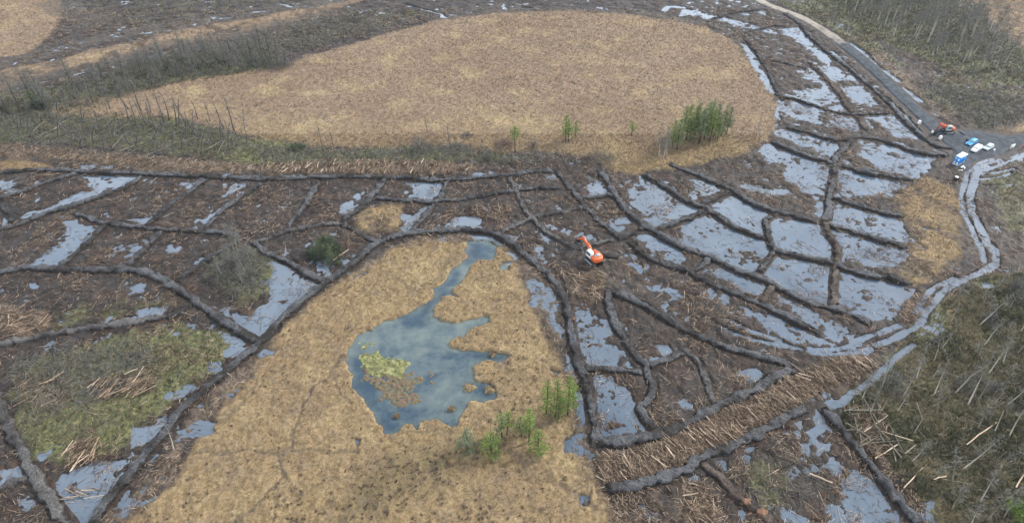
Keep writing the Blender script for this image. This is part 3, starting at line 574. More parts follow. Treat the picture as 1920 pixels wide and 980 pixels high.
# peat bunds
def peat_mat(name, stops, top):
    g = G(name); n1 = g.noise(.9, 5, .7); n2 = g.noise(4, 3, .7); pz = g.n('SeparateXYZ', {0: g.pos}, out=2)
    c = g.ramp(g.math('ADD', g.math('MULTIPLY', n1, .6), g.math('MULTIPLY', n2, .4)), stops)
    c = g.mix(g.math('MULTIPLY', g.mr(g.noise(.14, 4), .40, .56), g.mr(pz, .35, .6, 0, .8)), c, g.ramp(n2, top)); g.bump(n2, 1.0, .25); return g.done(c, .7, spec=.3)
PEATP_M = peat_mat('pale_peat', [(.36, (.008, .0075, .0075)), (.48, (.024, .021, .020)), (.58, (.055, .049, .046)), (.70, (.12, .108, .10))], [(.35, (.055, .053, .052)), (.65, (.165, .16, .155))])
PEATB_M = peat_mat('brown_bund_peat', [(.36, (.010, .0065, .005)), (.48, (.028, .019, .014)), (.58, (.06, .041, .031)), (.70, (.12, .088, .068))], [(.35, (.06, .045, .036)), (.65, (.14, .11, .09))])
g = G('peat')
n1 = g.noise(.9, 5, .7); n2 = g.noise(4, 3, .7)
pcx = g.ramp(g.math('ADD', g.math('MULTIPLY', n1, .6), g.math('MULTIPLY', n2, .4)), [(.36, (.0045, .0034, .003)), (.48, (.012, .0094, .008)), (.58, (.028, .0225, .0195)), (.70, (.085, .070, .060))])
pz = g.n('SeparateXYZ', {0: g.pos}, out=2); pcx = g.mix(g.math('MULTIPLY', g.mr(g.noise(.14, 4), .38, .54), g.mr(pz, .42, .66, 0, .8)), pcx, g.ramp(n2, [(.35, (.040, .042, .046)), (.65, (.135, .14, .15))]))  # wet tops mixed bluish grey: sky sheen painted into the colour
g.bump(n2, 1.0, .25)
PEAT_M = g.done(pcx, .7, spec=.3)
for bi, (pts, hw, hh, label) in enumerate(BUNDS):
    hw *= .52; hh *= .74
    c2, s = curve(ground(pts), .27); n = len(c2)
    d = np.gradient(c2, axis=0); d /= np.linalg.norm(d, axis=1, keepdims=True) + 1e-9; nm_ = np.stack([-d[:, 1], d[:, 0]], 1)
    of = np.array([-1.5, -1.2, -.98, -.86, -.6, -.3, 0, .3, .6, .86, .98, 1.2, 1.5]); pr = np.array([-.45, .0, .38, .86, 1.0, .95, 1.02, .95, 1.0, .86, .38, 0, -.45]); k = len(of)
    side = .35 * fbm(s, s * 0 + bi * 7.3, 4.0, 3, 80 + bi)
    seg = np.floor(s / 2.1 + .3 * np.sin(s)); step = _hash(seg, seg * 0, 90 + bi) - .5
    wv = hw * (1 + .8 * fbm(s, s * 0, 2.0, 3, 81 + bi, .6) + .24 * step); end = np.minimum(smooth(0, 1.2, s), smooth(0, 1.2, s[-1] - s)); end = .25 + .75 * end
    hv = hh * np.clip(1 + .8 * fbm(s, s * 0 + 3, 2.2, 3, 82 + bi, .6) + .35 * step, .62, 1.6) * end
    base = np.minimum(at(c2[:, 0], c2[:, 1]), .2)
    P = c2[:, None] + nm_[:, None] * ((of[None] + side[:, None]) * wv[:, None])[..., None]
    Z = pr[None] * hv[:, None] + .02 + (.62 * fbm(P[..., 0], P[..., 1], 1.1, 3, 83, .65) + .42 * fbm(P[..., 0], P[..., 1], .45, 2, 86)) * (pr[None] > -.1) + .12
    P = P + .45 * np.stack([fbm(P[..., 0], P[..., 1], .5, 2, 87), fbm(P[..., 0], P[..., 1], .5, 2, 88)], -1) + 1.0 * np.stack([fbm(P[..., 0], P[..., 1], 1.3, 3, 84), fbm(P[..., 0], P[..., 1], 1.3, 3, 85)], -1)
    i = (np.arange(n - 1)[:, None] * k + np.arange(k - 1)[None]).ravel()
    o = link_mesh('peat_bund', np.concatenate([P, Z[..., None]], 2).reshape(-1, 3), [np.stack([i, i + k, i + k + 1, i + 1], 1)[:, ::-1], np.array([list(range(k))]), np.array([list(range((n - 1) * k, n * k))[::-1]])], PEATP_M if any(q in label for q in ('pale topped', 'pale grey', 'short pale', 'low pale', 'wet grey top', 'fresh grey', 'grey topped')) else PEATB_M if any(q in label for q in ('brown upright', 'brown bund', 'reddish brown', 'brown far')) else PEAT_M)
    tag(o, label, 'bund', 'peat bunds of the rewetted cells')
# ------------------------------------------------------------------ scatter helpers
def in_poly(poly, n, seed=0):
    """n random ground points inside a surveyed outline"""
    r = np.random.default_rng(seed); P = ground(poly); out = np.zeros((0, 2)); lo, hi = P.min(0), P.max(0)
    while len(out) < n:
        q = r.uniform(lo, hi, (max(4 * n, 200), 2)); q = q[poly_mask(q[:, 0], q[:, 1], P, .01) > .5]; out = np.vstack([out, q])
    return out[:n]
def sticks(C, D, L, r, tint, sides=3):
    """many tapered prisms as arrays: centre, direction, length, radius"""
    n = len(C); D = D / np.linalg.norm(D, axis=1, keepdims=True)
    a = np.cross(D, np.array([.03, .02, 1.])); a /= np.linalg.norm(a, axis=1, keepdims=True) + 1e-9; b = np.cross(D, a)
    th = np.linspace(0, 2 * np.pi, sides, endpoint=False) + np.pi / 2; V = []
    for e, f in ((-.5, 1.0), (.5, .7)):
        V.append((C + D * (L * e)[:, None])[:, None] + (r * f)[:, None, None] * (np.cos(th)[None, :, None] * a[:, None] + np.sin(th)[None, :, None] * b[:, None]))
    V = np.concatenate(V, 1).reshape(-1, 3); k = np.arange(sides); b0 = np.arange(n)[:, None] * 2 * sides
    F = np.stack([b0 + k, b0 + (k + 1) % sides, b0 + sides + (k + 1) % sides, b0 + sides + k], -1).reshape(-1, 4)
    F2 = np.concatenate([b0 + k[::-1], b0 + sides + k])
    return V, [F, F2], np.repeat(tint, 2 * sides)
def blades(C, hgt, spread, wid, nb, tint, seed):
    """tufts of nb pointed blades each"""
    r = np.random.default_rng(seed); n = len(C); az = r.uniform(0, 2 * np.pi, (n, nb)); ln = r.uniform(.15, 1.0, (n, nb)) * spread[:, None]
    h = hgt[:, None] * r.uniform(.6, 1.1, (n, nb)); dx, dy = np.cos(az), np.sin(az); base = C[:, None] + np.stack([dx, dy, dx * 0], -1) * .08
    tip = C[:, None] + np.stack([dx * ln, dy * ln, h], -1); side = np.stack([-dy, dx, dx * 0], -1) * (wid[:, None] * .5)[..., None]
    V = np.stack([base - side, base + side, tip], 2).reshape(-1, 3)
    return V, [np.arange(n * nb * 3).reshape(-1, 3)], np.repeat(tint, nb * 3)
def tint_mat(name, stops, rough=.85, nscale=3.0, spec=.3):
    g = G(name); f = g.math('ADD', g.attr('tint'), g.math('MULTIPLY', g.math('SUBTRACT', g.noise(nscale, 3), .5), .5))
    return g.done(g.ramp(f, stops), rough, spec=spec)
WOOD_M = tint_mat('cut_wood', [(.05, (.045, .032, .024)), (.35, (.13, .088, .058)), (.6, (.33, .24, .165)), (.95, (.56, .45, .34))])
g = G('moor_grass'); gf = g.math('ADD', g.math('MULTIPLY', g.attr('tint'), .22), .39); GRASS_M = g.done(grass_colour(g, gf, g.noise(1.6, 5, .65), g.noise(.28, 5), g.noise(.035, 4)), .9, spec=.2)
HEATH_M = tint_mat('heather', [(.05, (.06, .048, .038)), (.5, (.145, .115, .088)), (1, (.24, .195, .15))])
UNDER_M = tint_mat('undergrowth', [(.05, (.026, .028, .015)), (.35, (.075, .078, .040)), (.6, (.15, .14, .075)), (.85, (.27, .225, .13)), (1, (.34, .29, .19))], nscale=.25)
TWIG_M = tint_mat('twigs', [(.1, (.06, .06, .052)), (.5, (.14, .138, .12)), (.9, (.25, .242, .21))])
BARK_M = tint_mat('grey_bark', [(.1, (.16, .145, .115)), (.5, (.34, .315, .26)), (.9, (.5, .46, .39))], nscale=1.5)
DBARK_M = tint_mat('dark_bark', [(.1, (.03, .028, .026)), (.5, (.062, .058, .054)), (.9, (.12, .112, .10))], nscale=1.5)
MBARK_M = tint_mat('olive_bark', [(.1, (.07, .064, .048)), (.5, (.15, .138, .105)), (.9, (.25, .23, .18))], nscale=1.5)
PBARK_M = tint_mat('pine_bark', [(.1, (.022, .016, .012)), (.5, (.05, .036, .028)), (.9, (.09, .065, .05))], nscale=1.5)
NEEDLE_M = tint_mat('pine_needles', [(.05, (.05, .085, .02)), (.45, (.12, .18, .042)), (.75, (.20, .275, .065)), (1, (.30, .37, .10))], nscale=.8)
GNEEDLE_M = tint_mat('greyish_needles', [(.05, (.05, .075, .038)), (.45, (.11, .145, .08)), (.75, (.17, .21, .12)), (1, (.24, .27, .16))], nscale=.8)
LEAF_M = tint_mat('dark_leaves', [(.05, (.020, .030, .016)), (.45, (.055, .074, .038)), (.75, (.10, .125, .065)), (1, (.18, .195, .11))], nscale=.6)

# brash: broken sticks lying over the stripped peat
def brash(n, seed):
    r = np.random.default_rng(seed); Y = 46 + 190 * r.uniform(0, 1, n * 6) ** 1.35; X = r.uniform(-1, 1, len(Y)) * half_w(Y)
    p = (.22 + 1.3 * smooth(.02, .16, fbm(X, Y, 4.5, 3, 201)) + .8 * at(X, Y, 'pale')) * (1 - at(X, Y, 'grass')) * (1 - at(X, Y, 'road')) * (1 - .78 * at(X, Y, 'bund')) * (1 - .7 * at(X, Y, 'wet')) * (1 - at(X, Y, 'pond'))
    k = np.where(r.uniform(0, 1.2, len(Y)) < p)[0][:n]; X, Y = X[k], Y[k]; n = len(X)
    ang = fbm(X, Y, 9, 2, 203) * 9 + r.normal(0, .75, n); L = r.uniform(.3, 1.3, n) * (1 + 1.3 * (r.uniform(0, 1, n) < .12)); rad = r.uniform(.014, .040, n) * (.7 + Y / 260)
    z = np.maximum(at(X, Y), -.02) + .25 * at(X, Y, 'bund') + rad + r.uniform(0, .12, n); D = np.stack([np.cos(ang), np.sin(ang), r.normal(0, .09, n)], 1)
    return sticks(np.stack([X, Y, z], 1), D, L, rad, np.clip(r.normal(.35, .28, n), 0, 1))
V, F, t = brash(85000, 5)
tag(link_mesh('brash', V, F, WOOD_M, attrs={'tint': t}, smooth_=False), 'broken sticks and chippings strewn over the stripped brown peat', 'brash', kind='stuff')

# row brash: packed sticks in the windrows (the big logs are things of their own, below)
ROWS = [ # outline, photo direction of the logs, count of small sticks
 (PALE[0][0], (80, 72), 7500, .6), (PALE[1][0], (13, -22), 3000, .4), (PALE[2][0], (22, -24), 2200, .55),
 (T(5, (1300,600),(1450,560),(1480,700),(1360,740),(1280,680)), (60, 40), 500, .8), (T(4, (0,760),(260,800),(280,880),(120,940),(0,950)), (50, -20), 500, .8),
 (T(6, (1230,740),(1320,680),(1400,720),(1300,850),(1210,870)), (60, 45), 500, .6), (T(9, (0,740),(100,760),(200,870),(200,985),(0,985)), (40, 40), 700, .9),
 (T(7, (100,170),(400,190),(420,300),(330,360),(120,330)), (60, -40), 420, .55), (T(7, (480,200),(820,150),(900,260),(560,300)), (60, -42), 420, .45), (T(7, (380,540),(560,520),(520,640),(400,680)), (50, -60), 300, .4),
 (T(9, (890,340),(1100,330),(1180,600),(1060,660),(960,500)), (40, -60), 700, .9), (T(5, (680,200),(960,200),(900,300),(760,260)), (30, 20), 400, .9)]
def row_dir(p, dpx):
    q = np.array(p, float); a = ground(q); b = ground(q + np.array(dpx) * .1); d = b - a; return math.atan2(d[1], d[0])
Vs, Fs, ts, off = [], [], [], 0
for ri, (poly, dpx, n, jit) in enumerate(ROWS):
    r = np.random.default_rng(300 + ri); q = in_poly(poly, n, 320 + ri); n = len(q); a0 = row_dir(np.mean(poly, 0), dpx); ang = a0 + r.normal(0, jit, n)
    L = r.uniform(.5, 2.1, n); rad = r.uniform(.015, .048, n) * (.75 + q[:, 1] / 330); z = at(q[:, 0], q[:, 1]) + r.uniform(0, .45, n)
    V, F, t = sticks(np.c_[q, z], np.stack([np.cos(ang), np.sin(ang), r.normal(0, .12, n)], 1), L, rad, np.clip(r.normal(.36, .26, n), 0, 1))
    Vs.append(V); Fs.append([f + off for f in F]); ts.append(t); off += len(V)
tag(link_mesh('brash_row', np.vstack(Vs), [np.vstack([f[0] for f in Fs]), np.vstack([f[1] for f in Fs])], WOOD_M, attrs={'tint': np.concatenate(ts)}, smooth_=False), 'packed pale sticks and branches heaped in long rows and piles', 'brash', kind='stuff')

# grass tufts
def tufts(n, seed, key, y0, y1):
    r = np.random.default_rng(seed); Y = y0 + (y1 - y0) * r.uniform(0, 1, n * 4); X = r.uniform(-1, 1, len(Y)) * half_w(Y); k = np.where(r.uniform(0, 1, len(Y)) < at(X, Y, key) * (1 - .95 * at(X, Y, 'dark')))[0][:n]
    X, Y = X[k], Y[k]; n = len(X); z = at(X, Y) - .05; ok = z > .02
    X, Y, z = X[ok], Y[ok], z[ok]; n = len(X); s = (.75 + Y / 330) * r.uniform(.6, 1.3, n)
    return np.stack([X, Y, z], 1), s, r
C, s, r = tufts(100000, 11, 'grass', 46, 150); V, F, t = blades(C, .24 * s, .26 * s, .05 * s, 5, np.clip(r.normal(.52, .2, len(C)), 0, 1), 12)
tag(link_mesh('moor_grass', V, F, GRASS_M, attrs={'tint': t}, smooth_=False), 'straw coloured moor grass in tufts round the pond', 'grass', kind='stuff')
C, s, r = tufts(100000, 13, 'grass', 125, 262); V, F, t = blades(C, .22 * s, .32 * s, .07 * s, 4, np.clip(r.normal(.48, .2, len(C)), 0, 1), 14)
tag(link_mesh('moor_grass', V, F, GRASS_M, attrs={'tint': t}, smooth_=False), 'dry brown moor grass covering the big oval grassland', 'grass', kind='stuff')
r = np.random.default_rng(19); Y = 46 + 200 * r.uniform(0, 1, 26000) ** 1.3; X = r.uniform(-1, 1, len(Y)) * half_w(Y); k = np.where((r.uniform(0, 1, len(Y)) < at(X, Y, 'grass') * (.05 + .45 * smooth(.0, .2, fbm(X, Y, 12, 3, 221)) + 1.0 * at(X, Y, 'heath')) * (1 - .6 * (Y > 135))) & (at(X, Y) > .1))[0][:9000]; X, Y = X[k], Y[k]
rd = .06 + .34 * r.uniform(0, 1, len(X)) ** 2 * (1 + (r.uniform(0, 1, len(X)) < .1)); C = np.stack([X, Y, at(X, Y)], 1); C = np.repeat(C, 7, 0) + np.c_[r.normal(0, 1, (len(X) * 7, 2)) * np.repeat(rd, 7)[:, None] * .6, np.zeros(len(X) * 7)]
V, F, t = blades(C, np.repeat(rd, 7) * .5 + .1, np.repeat(rd, 7) * .8 + .05, np.full(len(C), .07), 6, np.clip(r.normal(.5, .22, len(C)), 0, 1), 20)
tag(link_mesh('heather', V, F, HEATH_M, attrs={'tint': t}, smooth_=False), 'dark heather clumps dotted through the straw coloured grass', 'heather', kind='stuff')
C, s, r = tufts(70000, 15, 'veg', 46, 250); V, F, t = blades(C, .42 * s, .45 * s, .06 * s, 6, np.clip(r.normal(.45, .25, len(C)) - .12 * (C[:, 1] > 150), 0, 1), 16)
r = np.random.default_rng(17); q = in_poly(VEG[1][0], 34000, 18); q = q[(np.abs(q[:, 0]) < half_w(q[:, 1])) & (at(q[:, 0], q[:, 1], 'wet') < .3)]; s2 = r.uniform(.6, 1.4, len(q)); C2 = np.c_[q, at(q[:, 0], q[:, 1])]
V2, F2, t2 = blades(C2, .45 * s2, .5 * s2, .08 * s2, 6, np.clip(r.normal(.56, .2, len(q)) + 1.4 * np.clip(fbm(q[:, 0], q[:, 1], 6, 3, 231), -.2, .3), 0, 1), 18); F = [np.vstack([F[0], F2[0] + len(V)])]; V = np.vstack([V, V2]); t = np.r_[t, t2]
tag(link_mesh('undergrowth', V, F, UNDER_M, attrs={'tint': t}, smooth_=False), 'olive and brown low undergrowth beneath the bare woods', 'undergrowth', kind='stuff')

# twiggy litter under the woods
WOODS = [
 ([(1575,790),(1600,745),(1690,660),(1790,570),(1860,520),(1960,500),(2060,1040),(1790,1040),(1720,900),(1650,850)], 1700),
 ([(-20,205),(70,185),(200,140),(330,98),(490,88),(545,126),(430,142),(330,152),(200,192),(80,215),(-20,235)], 5000),
 ([(-30,240),(100,215),(200,225),(330,235),(440,255),(475,275),(440,292),(300,300),(100,285),(-30,270)], 5000),
 ([(1550,-20),(1790,-20),(1850,55),(1940,110),(1960,160),(1850,155),(1750,115),(1680,75),(1600,40)], 7000),
 (T(4, (1190,480),(1420,440),(1500,520),(1470,680),(1380,720),(1290,690),(1190,610)), 1800), ([(480,275),(640,285),(840,280),(1000,292),(1150,300),(1000,308),(830,305),(500,308)], 2600),
 ([(540,45),(700,20),(700,60),(560,100),(490,85)], 1600), ([(1700,150),(1920,190),(1920,235),(1850,245),(1760,205)], 2200), (T(7, (60,90),(400,30),(820,0),(880,120),(520,330),(180,420)), 3000), (T(9, (330,640),(560,560),(850,760),(700,850),(420,900)), 450)]
Vs, Fs, ts, off = [], [], [], 0
for ri, (poly, n) in enumerate(WOODS):
    r = np.random.default_rng(400 + ri); q = in_poly(poly, n, 420 + ri) + r.normal(0, 1.3, (n, 2)); n = len(q); az = r.uniform(0, 6.28, n); el = np.abs(r.normal(.25, .4, n))
    L = r.uniform(.5, 2.0, n); rad = r.uniform(.012, .03, n) * (.7 + q[:, 1] / 170); D = np.stack([np.cos(az) * np.cos(el), np.sin(az) * np.cos(el), np.sin(el)], 1)
    z = at(q[:, 0], q[:, 1]) + .1 + .5 * L * np.sin(el)
    V, F, t = sticks(np.c_[q, z], D, L, rad, np.clip(r.normal(.45, .25, n), 0, 1)); Vs.append(V); Fs.append([f + off for f in F]); ts.append(t); off += len(V)
tag(link_mesh('twig_litter', np.vstack(Vs), [np.vstack([f[0] for f in Fs]), np.vstack([f[1] for f in Fs])], TWIG_M, attrs={'tint': np.concatenate(ts)}, smooth_=False), 'grey fallen branches and twigs under the bare woods', 'brushwood', kind='stuff')

# ------------------------------------------------------------------ bare trees
def bare_tree(seed, H, lean=.0, bushy=1.0, bark=BARK_M, twig=TWIG_M, low=.35, r0=.11, name='bare_tree'):
    r = np.random.default_rng(seed); root = empty(name); z = np.linspace(0, 1, 8)
    bx, by = r.normal(0, .35), r.normal(0, .35); P = np.stack([bx * np.sin(z * 2.2) + lean * H * z ** 2, by * np.sin(z * 2.0), H * z - .15], 1)
    m = MB(); m.tube(P, r0 * (1 - .88 * z ** .8), 6, tint=.5); m.t = [np.repeat(r.uniform(.55, .85) - .75 * z ** 1.3, 6)]; m.build('trunk', bark, root, smooth_=True, fix=False)
    n = int(60 * bushy * H / 8); h = low + (1 - low) * r.uniform(0, 1, n) ** .8; az = r.uniform(0, 6.28, n); base = np.stack([np.interp(h, z, P[:, k]) for k in range(3)], 1)
    ln = (.35 + 1.25 * (1 - (h - low) / (1 - low)) * r.uniform(.4, 1, n)) * (H / 8) * (.6 + .5 * bushy); up = r.normal(.25, .35, n)
    D = np.stack([np.cos(az), np.sin(az), up], 1); D /= np.linalg.norm(D, axis=1, keepdims=True)
    V, F, t = sticks(base + D * (ln * .5)[:, None], D, ln, np.full(n, .026), np.clip(r.normal(.45, .2, n), 0, 1))
    k = int(n * 3.2); i = r.integers(0, n, k); f = r.uniform(.3, 1.0, k); D2 = D[i] + r.normal(0, .65, (k, 3)); D2 /= np.linalg.norm(D2, axis=1, keepdims=True); l2 = ln[i] * r.uniform(.25, .6, k)
    V2, F2, t2 = sticks(base[i] + D[i] * (ln[i] * f)[:, None] + D2 * (l2 * .5)[:, None], D2, l2, np.full(k, .015), np.clip(r.normal(.5, .2, k), 0, 1))
    link_mesh('crown', np.vstack([V, V2]), [np.vstack([F[0], F2[0] + len(V)]), np.vstack([F[1], F2[1] + len(V)])], twig, root, False, {'tint': np.r_[t, t2]})
    return root
def put(root, xy, rz, label, group=None, cat='tree', s=1.0, tilt=(0, 0), zoff=-.05):
    x, y = xy; root.location = (x, y, float(max(at(x, y), -.1)) + zoff); root.rotation_euler = (tilt[0], tilt[1], rz); root.scale = (s, s, s)
    tag(root, label, cat, group); return root
first = {}
def plant(kind, make, xy, rz, label, group=None, cat='tree', s=1.0, tilt=(0, 0)):
    """the first of a kind is the built one, later ones are copies"""
    if kind in first: o = copy_tree(first[kind])
    else: o = make(); first[kind] = o
    return put(o, xy, rz, label, group, cat, s, tilt)
def near_pts(poly, n, seed, dmin):
    q = in_poly(poly, n * 6, seed); keep = []
    for p in q:
        if all((p[0] - k[0]) ** 2 + (p[1] - k[1]) ** 2 > dmin * dmin for k in keep): keep.append(p)
        if len(keep) == n: break
    return keep
rr = np.random.default_rng(55)
zones = [
 (WOODS[0][0], 72, 2.4, 'pale', [(8.0, .02, .6, .5), (7.0, .08, .7, .45), (8.8, -.03, .5, .5), (6.4, .05, .9, .4), (7.6, -.06, .7, .45), (5.6, .12, 1.0, .35)], BARK_M, .12, 'bare pale stemmed tree in the wood at lower right', 'bare trees of the lower right wood', (.0, .10)),
 (WOODS[3][0], 112, 2.7, 'far', [(10.5, .03, 1.5, .45), (8.5, .06, 2.0, .35), (11.5, .0, 1.2, .5), (7.0, .05, 2.4, .3)], BARK_M, .2, 'bare grey tree in the dense wood at top right', 'bare trees of the top right wood', (.0, .05)),
 (WOODS[1][0], 84, 2.2, 'belt', [(7.0, .0, 2.8, .2), (4.6, .05, 3.4, .12), (8.4, .02, 1.8, .3), (3.6, .04, 3.4, .1)], DBARK_M, .19, 'bare dark tree in the upper tree belt on the left', 'bare trees of the upper left belt', (.0, .05)),
 (WOODS[2][0], 42, 2.6, 'bent', [(6.5, .25, .8, .4), (7.0, .08, .7, .4), (5.5, .45, .8, .4)], DBARK_M, .20, 'bare leaning tree in the lower tree belt on the left', 'bare leaning trees of the lower left belt', (.0, .14)),
 ([(150,198),(260,203),(350,220),(440,238),(452,266),(340,252),(200,238)], 26, 2.4, 'poles', [(7.5, .02, .5, .5), (6.5, -.05, .5, .5)], DBARK_M, .19, 'bare straight pole tree in front of the big grassland on the left', 'bare pole trees of the lower left belt', (.0, .06))]
for poly, n, dmin, kind, var, bark, r0, lab, grp, jit in zones:
    for i, p in enumerate(near_pts(poly, n, 500 + len(kind), dmin)):
        v = i % len(var); H, ln, bu, lo = var[v]
        rz = rr.uniform(0, 6.28) if kind != 'bent' else rr.normal(.3, .5)
        plant((kind, v), lambda: bare_tree(600 + 10 * len(kind) + v, H, ln, bu, (MBARK_M if kind == 'pale' and v % 2 else bark), TWIG_M, lo, r0), p, rz, lab, grp, s=rr.uniform(.6, 1.2), tilt=(rr.normal(0, jit[1]), rr.normal(0, jit[1])))
        if rr.uniform() < .0: break
# lone bare trees
LONE = [((606,285),7.0,'bare dark pole tree, left of the pair below the middle of the big grassland'), ((627,280),5.8,'bare dark pole tree, right of the pair below the middle of the big grassland'), ((845,279),7.0,'bare grey tree above the right part of the upper log row'),
 ((463,262),9.5,'tall leaning bare tree standing apart at the right end of the left belt'), ((1504,4),1,'') , ((1676,153),8.5,'lone bare white stemmed tree between the gravel track and the brown field'), ((1586,68),8.0,'bare tree with a pinkish crown beside the bend of the pale track'), ((1550,52),7.0,'leftmost small bare tree beside the pale track at top right'), ((1560,53),7.0,'slim bare tree between two others beside the pale track'),
 ((1419,263),5.5,'small bare birch with a reddish crown near the right tip of the big grassland'), ((1235,298),9,'bare silvery tree at the left end of the pine clump, the tallest of three'), ((1243,300),7.5,'bare silvery tree in the middle of three left of the pine clump'), ((1250,296),8,'bare silvery tree closest to the pine clump'), ((803,251),5,'faint bare sapling above the dead dark shrub on the grassland edge')]
for i, (px, H, lab) in enumerate(LONE):
    if not lab: continue
    p = ground(px); put(bare_tree(700 + i, H, .12 if px[0] == 463 else .0, 1.2 if px[0] > 1200 else .7, BARK_M if px[0] > 1200 else DBARK_M, TWIG_M, .3), p, rr.uniform(0, 6) if px[0] != 463 else 0, lab, tilt=(0, .22 if px[0] == 1676 else .0))
put(bare_tree(740, 5.5, .1, .5, BARK_M, TWIG_M, .3), ground((328,848)), 2.2, 'small white dead tree standing in mud beside the left pond bund')

# ------------------------------------------------------------------ fallen trunks and cut logs
def log_mesh(seed, taper=.75):
    r = np.random.default_rng(seed); z = np.linspace(-.5, .5, 6); P = np.stack([z, .02 * np.sin(z * 5 + r.uniform(0, 6)), .012 * np.sin(z * 4 + r.uniform(0, 6))], 1)
    m = MB(); m.tube(P, np.linspace(1, taper, 6) * .5, 7, tint=r.uniform(.5, .85)); m.v[0][:, 1:] *= 1.0; return m
LOGV = []
def log_proto(k, pale):
    r = np.random.default_rng(800 + k); z = np.linspace(-.5, .5, 6); m = MB(); wob = r.normal(0, .35, (6, 2)); wob[0] = wob[-1] = 0
    th = np.linspace(0, 2 * np.pi, 7, endpoint=False); tp = np.linspace(1, .72, 6)
    V = np.stack([np.repeat(z, 7), (wob[:, :1] + tp[:, None] * np.cos(th)[None]).ravel(), (wob[:, 1:] * .5 + tp[:, None] * np.sin(th)[None]).ravel()], 1)
    i = np.arange(5)[:, None] * 7 + np.arange(7)[None]; j = np.arange(5)[:, None] * 7 + (np.arange(7)[None] + 1) % 7
    m.add(V, [np.stack([i, j, j + 7, i + 7], -1).reshape(-1, 4), np.array([list(range(7))[::-1], list(range(35, 42))])], tint=pale); return m
protos = {}
def place_log(xy, ang, L, rad, lab, grp, dz=0.0, el=0.0, pale=.7, mat_=None):
    k = (int(rr.integers(0, 4)), round(pale, 1), mat_.name if mat_ else '')
    if k not in protos: o = log_proto(k[0], pale).build('log', mat_ or WOOD_M, smooth_=True); protos[k] = o
    else: o = protos[k].copy(); col.objects.link(o)
    o.location = (xy[0], xy[1], float(max(at(*xy), 0)) + rad + dz); o.rotation_euler = (rr.uniform(0, 6.28), -el, ang); o.rotation_mode = 'XYZ'; o.scale = (L, rad, rad); tag(o, lab, 'log', grp)
    return o
LOGZ = [ # outline, photo direction, spread, count, length, radius, label, group
 (PALE[0][0], (80, 72), .22, 84, (1.4, 3.6), (.045, .085), 'pale stripped log in the long log row at lower right', 'logs of the lower right row', .8),
 (PALE[1][0], (13, -22), .2, 42, (1.3, 2.8), (.06, .095), 'pale log in the upper row along the foot of the big grassland', 'logs of the upper row', .8),
 (ROWS[3][0], (60, 40), .8, 16, (1.6, 3.2), (.06, .10), 'brown log in the tangled pile below the digging excavator', 'logs piled below the digging excavator', .5),
 (ROWS[7][0], (60, -40), .3, 14, (1.5, 3.0), (.05, .08), 'grey log in the dark brush pile near the left frame edge', 'logs of the dark brush pile', .6),
 (ROWS[8][0], (60, -42), .3, 28, (1.8, 4.0), (.05, .09), 'pale grey log lying on the green scrub at lower left', 'logs on the green scrub', .7),
 (ROWS[9][0], (50, -60), .3, 12, (2.0, 3.6), (.05, .08), 'grey log fanned out above the bottom left pool', 'logs fanned above the bottom left pool', .7),
 (T(7, (330,800),(560,780),(540,860),(360,870)), (60, 12), .3, 8, (1.5, 3.5), (.06, .10), 'brown log lying in the bottom left pool', 'logs in the bottom left pool', .6),
 (T(9, (0,740),(100,760),(200,870),(200,985),(0,985)), (40, 40), .9, 14, (1.5, 2.6), (.05, .08), 'brown stick log in the tangle at the bottom frame edge right of the pond grassland', 'logs in the bottom tangle', .6),
 (ROWS[4][0], (50, -20), .7, 18, (1.6, 3.4), (.05, .09), 'pale log in the loose pile at the left frame edge', 'logs piled at the left frame edge', .7),
 (ROWS[10][0], (40, -60), .9, 22, (2.5, 6.0), (.07, .11), 'grey fallen trunk at the left edge of the lower right wood', 'fallen trunks at the wood edge', .6),
 (WOODS[2][0], (24, -13), .45, 28, (3.5, 7.0), (.08, .12), 'grey fallen trunk in the lower tree belt on the left', 'fallen trunks of the lower left belt', .6),
 ([(1600,800),(1700,700),(1850,650),(1905,950),(1800,940),(1690,860)], (40, -60), .8, 26, (2.5, 6.0), (.06, .10), 'grey fallen trunk under the bare trees at lower right', 'fallen trunks inside the lower right wood', .6)]
for zi, (poly, dpx, jit, n, LL, RR_, lab, grp, pale) in enumerate(LOGZ):
    a0 = row_dir(np.mean(poly, 0), dpx)
    for p in in_poly(poly, n, 900 + zi): place_log(p, a0 + rr.normal(0, jit), rr.uniform(*LL), rr.uniform(*RR_), lab, grp, rr.uniform(.1, .5), rr.normal(0, .05), pale + rr.choice([-.3, -.2, -.1, .1]), MBARK_M if lab.startswith('grey fallen') else None)
FALL = [((1190,560),(1060,640),'pale fallen trunk across the green wood edge, pointing at the steep dark bund'), ((1330,680),(1220,800),'pale fallen trunk near the small bottom right puddles'), ((1460,730),(1390,750),'short grey fallen trunk in the middle of the lower right wood'), ((950,440),(1075,570),'long dark fallen trunk beside the top of the steep dark bund'),
 ((1000,490),(1130,400),'long grey fallen trunk rising from the wood edge'), ((1740,430),(1570,560),'longest pale fallen trunk in the middle of the lower right wood'), ((1100,490),(1270,545),'grey fallen trunk lying almost level across the wood edge'), ((700,720),(825,775),'yellowish forked trunk lying left of the bottom right pool'), ((1840,800),(1901,690),'pale leaning trunk near the right frame edge')]
for i, (a, b, lab) in enumerate(FALL):
    A, B = ground(T(9, a, b)); d = B - A; tag(place_log((A + B) / 2, math.atan2(d[1], d[0]), float(np.linalg.norm(d)), .11, lab, None, .25, .03, .8), lab, 'log')
for a, b, lab in [((580,720),(640,690),'forked orange brown log beside the green bush'), ]:
    A, B = ground([a, b]) if False else ground([(625,491),(655,470)]); d = B - A; place_log((A + B) / 2, math.atan2(d[1], d[0]), float(np.linalg.norm(d)), .1, lab, None, .1)

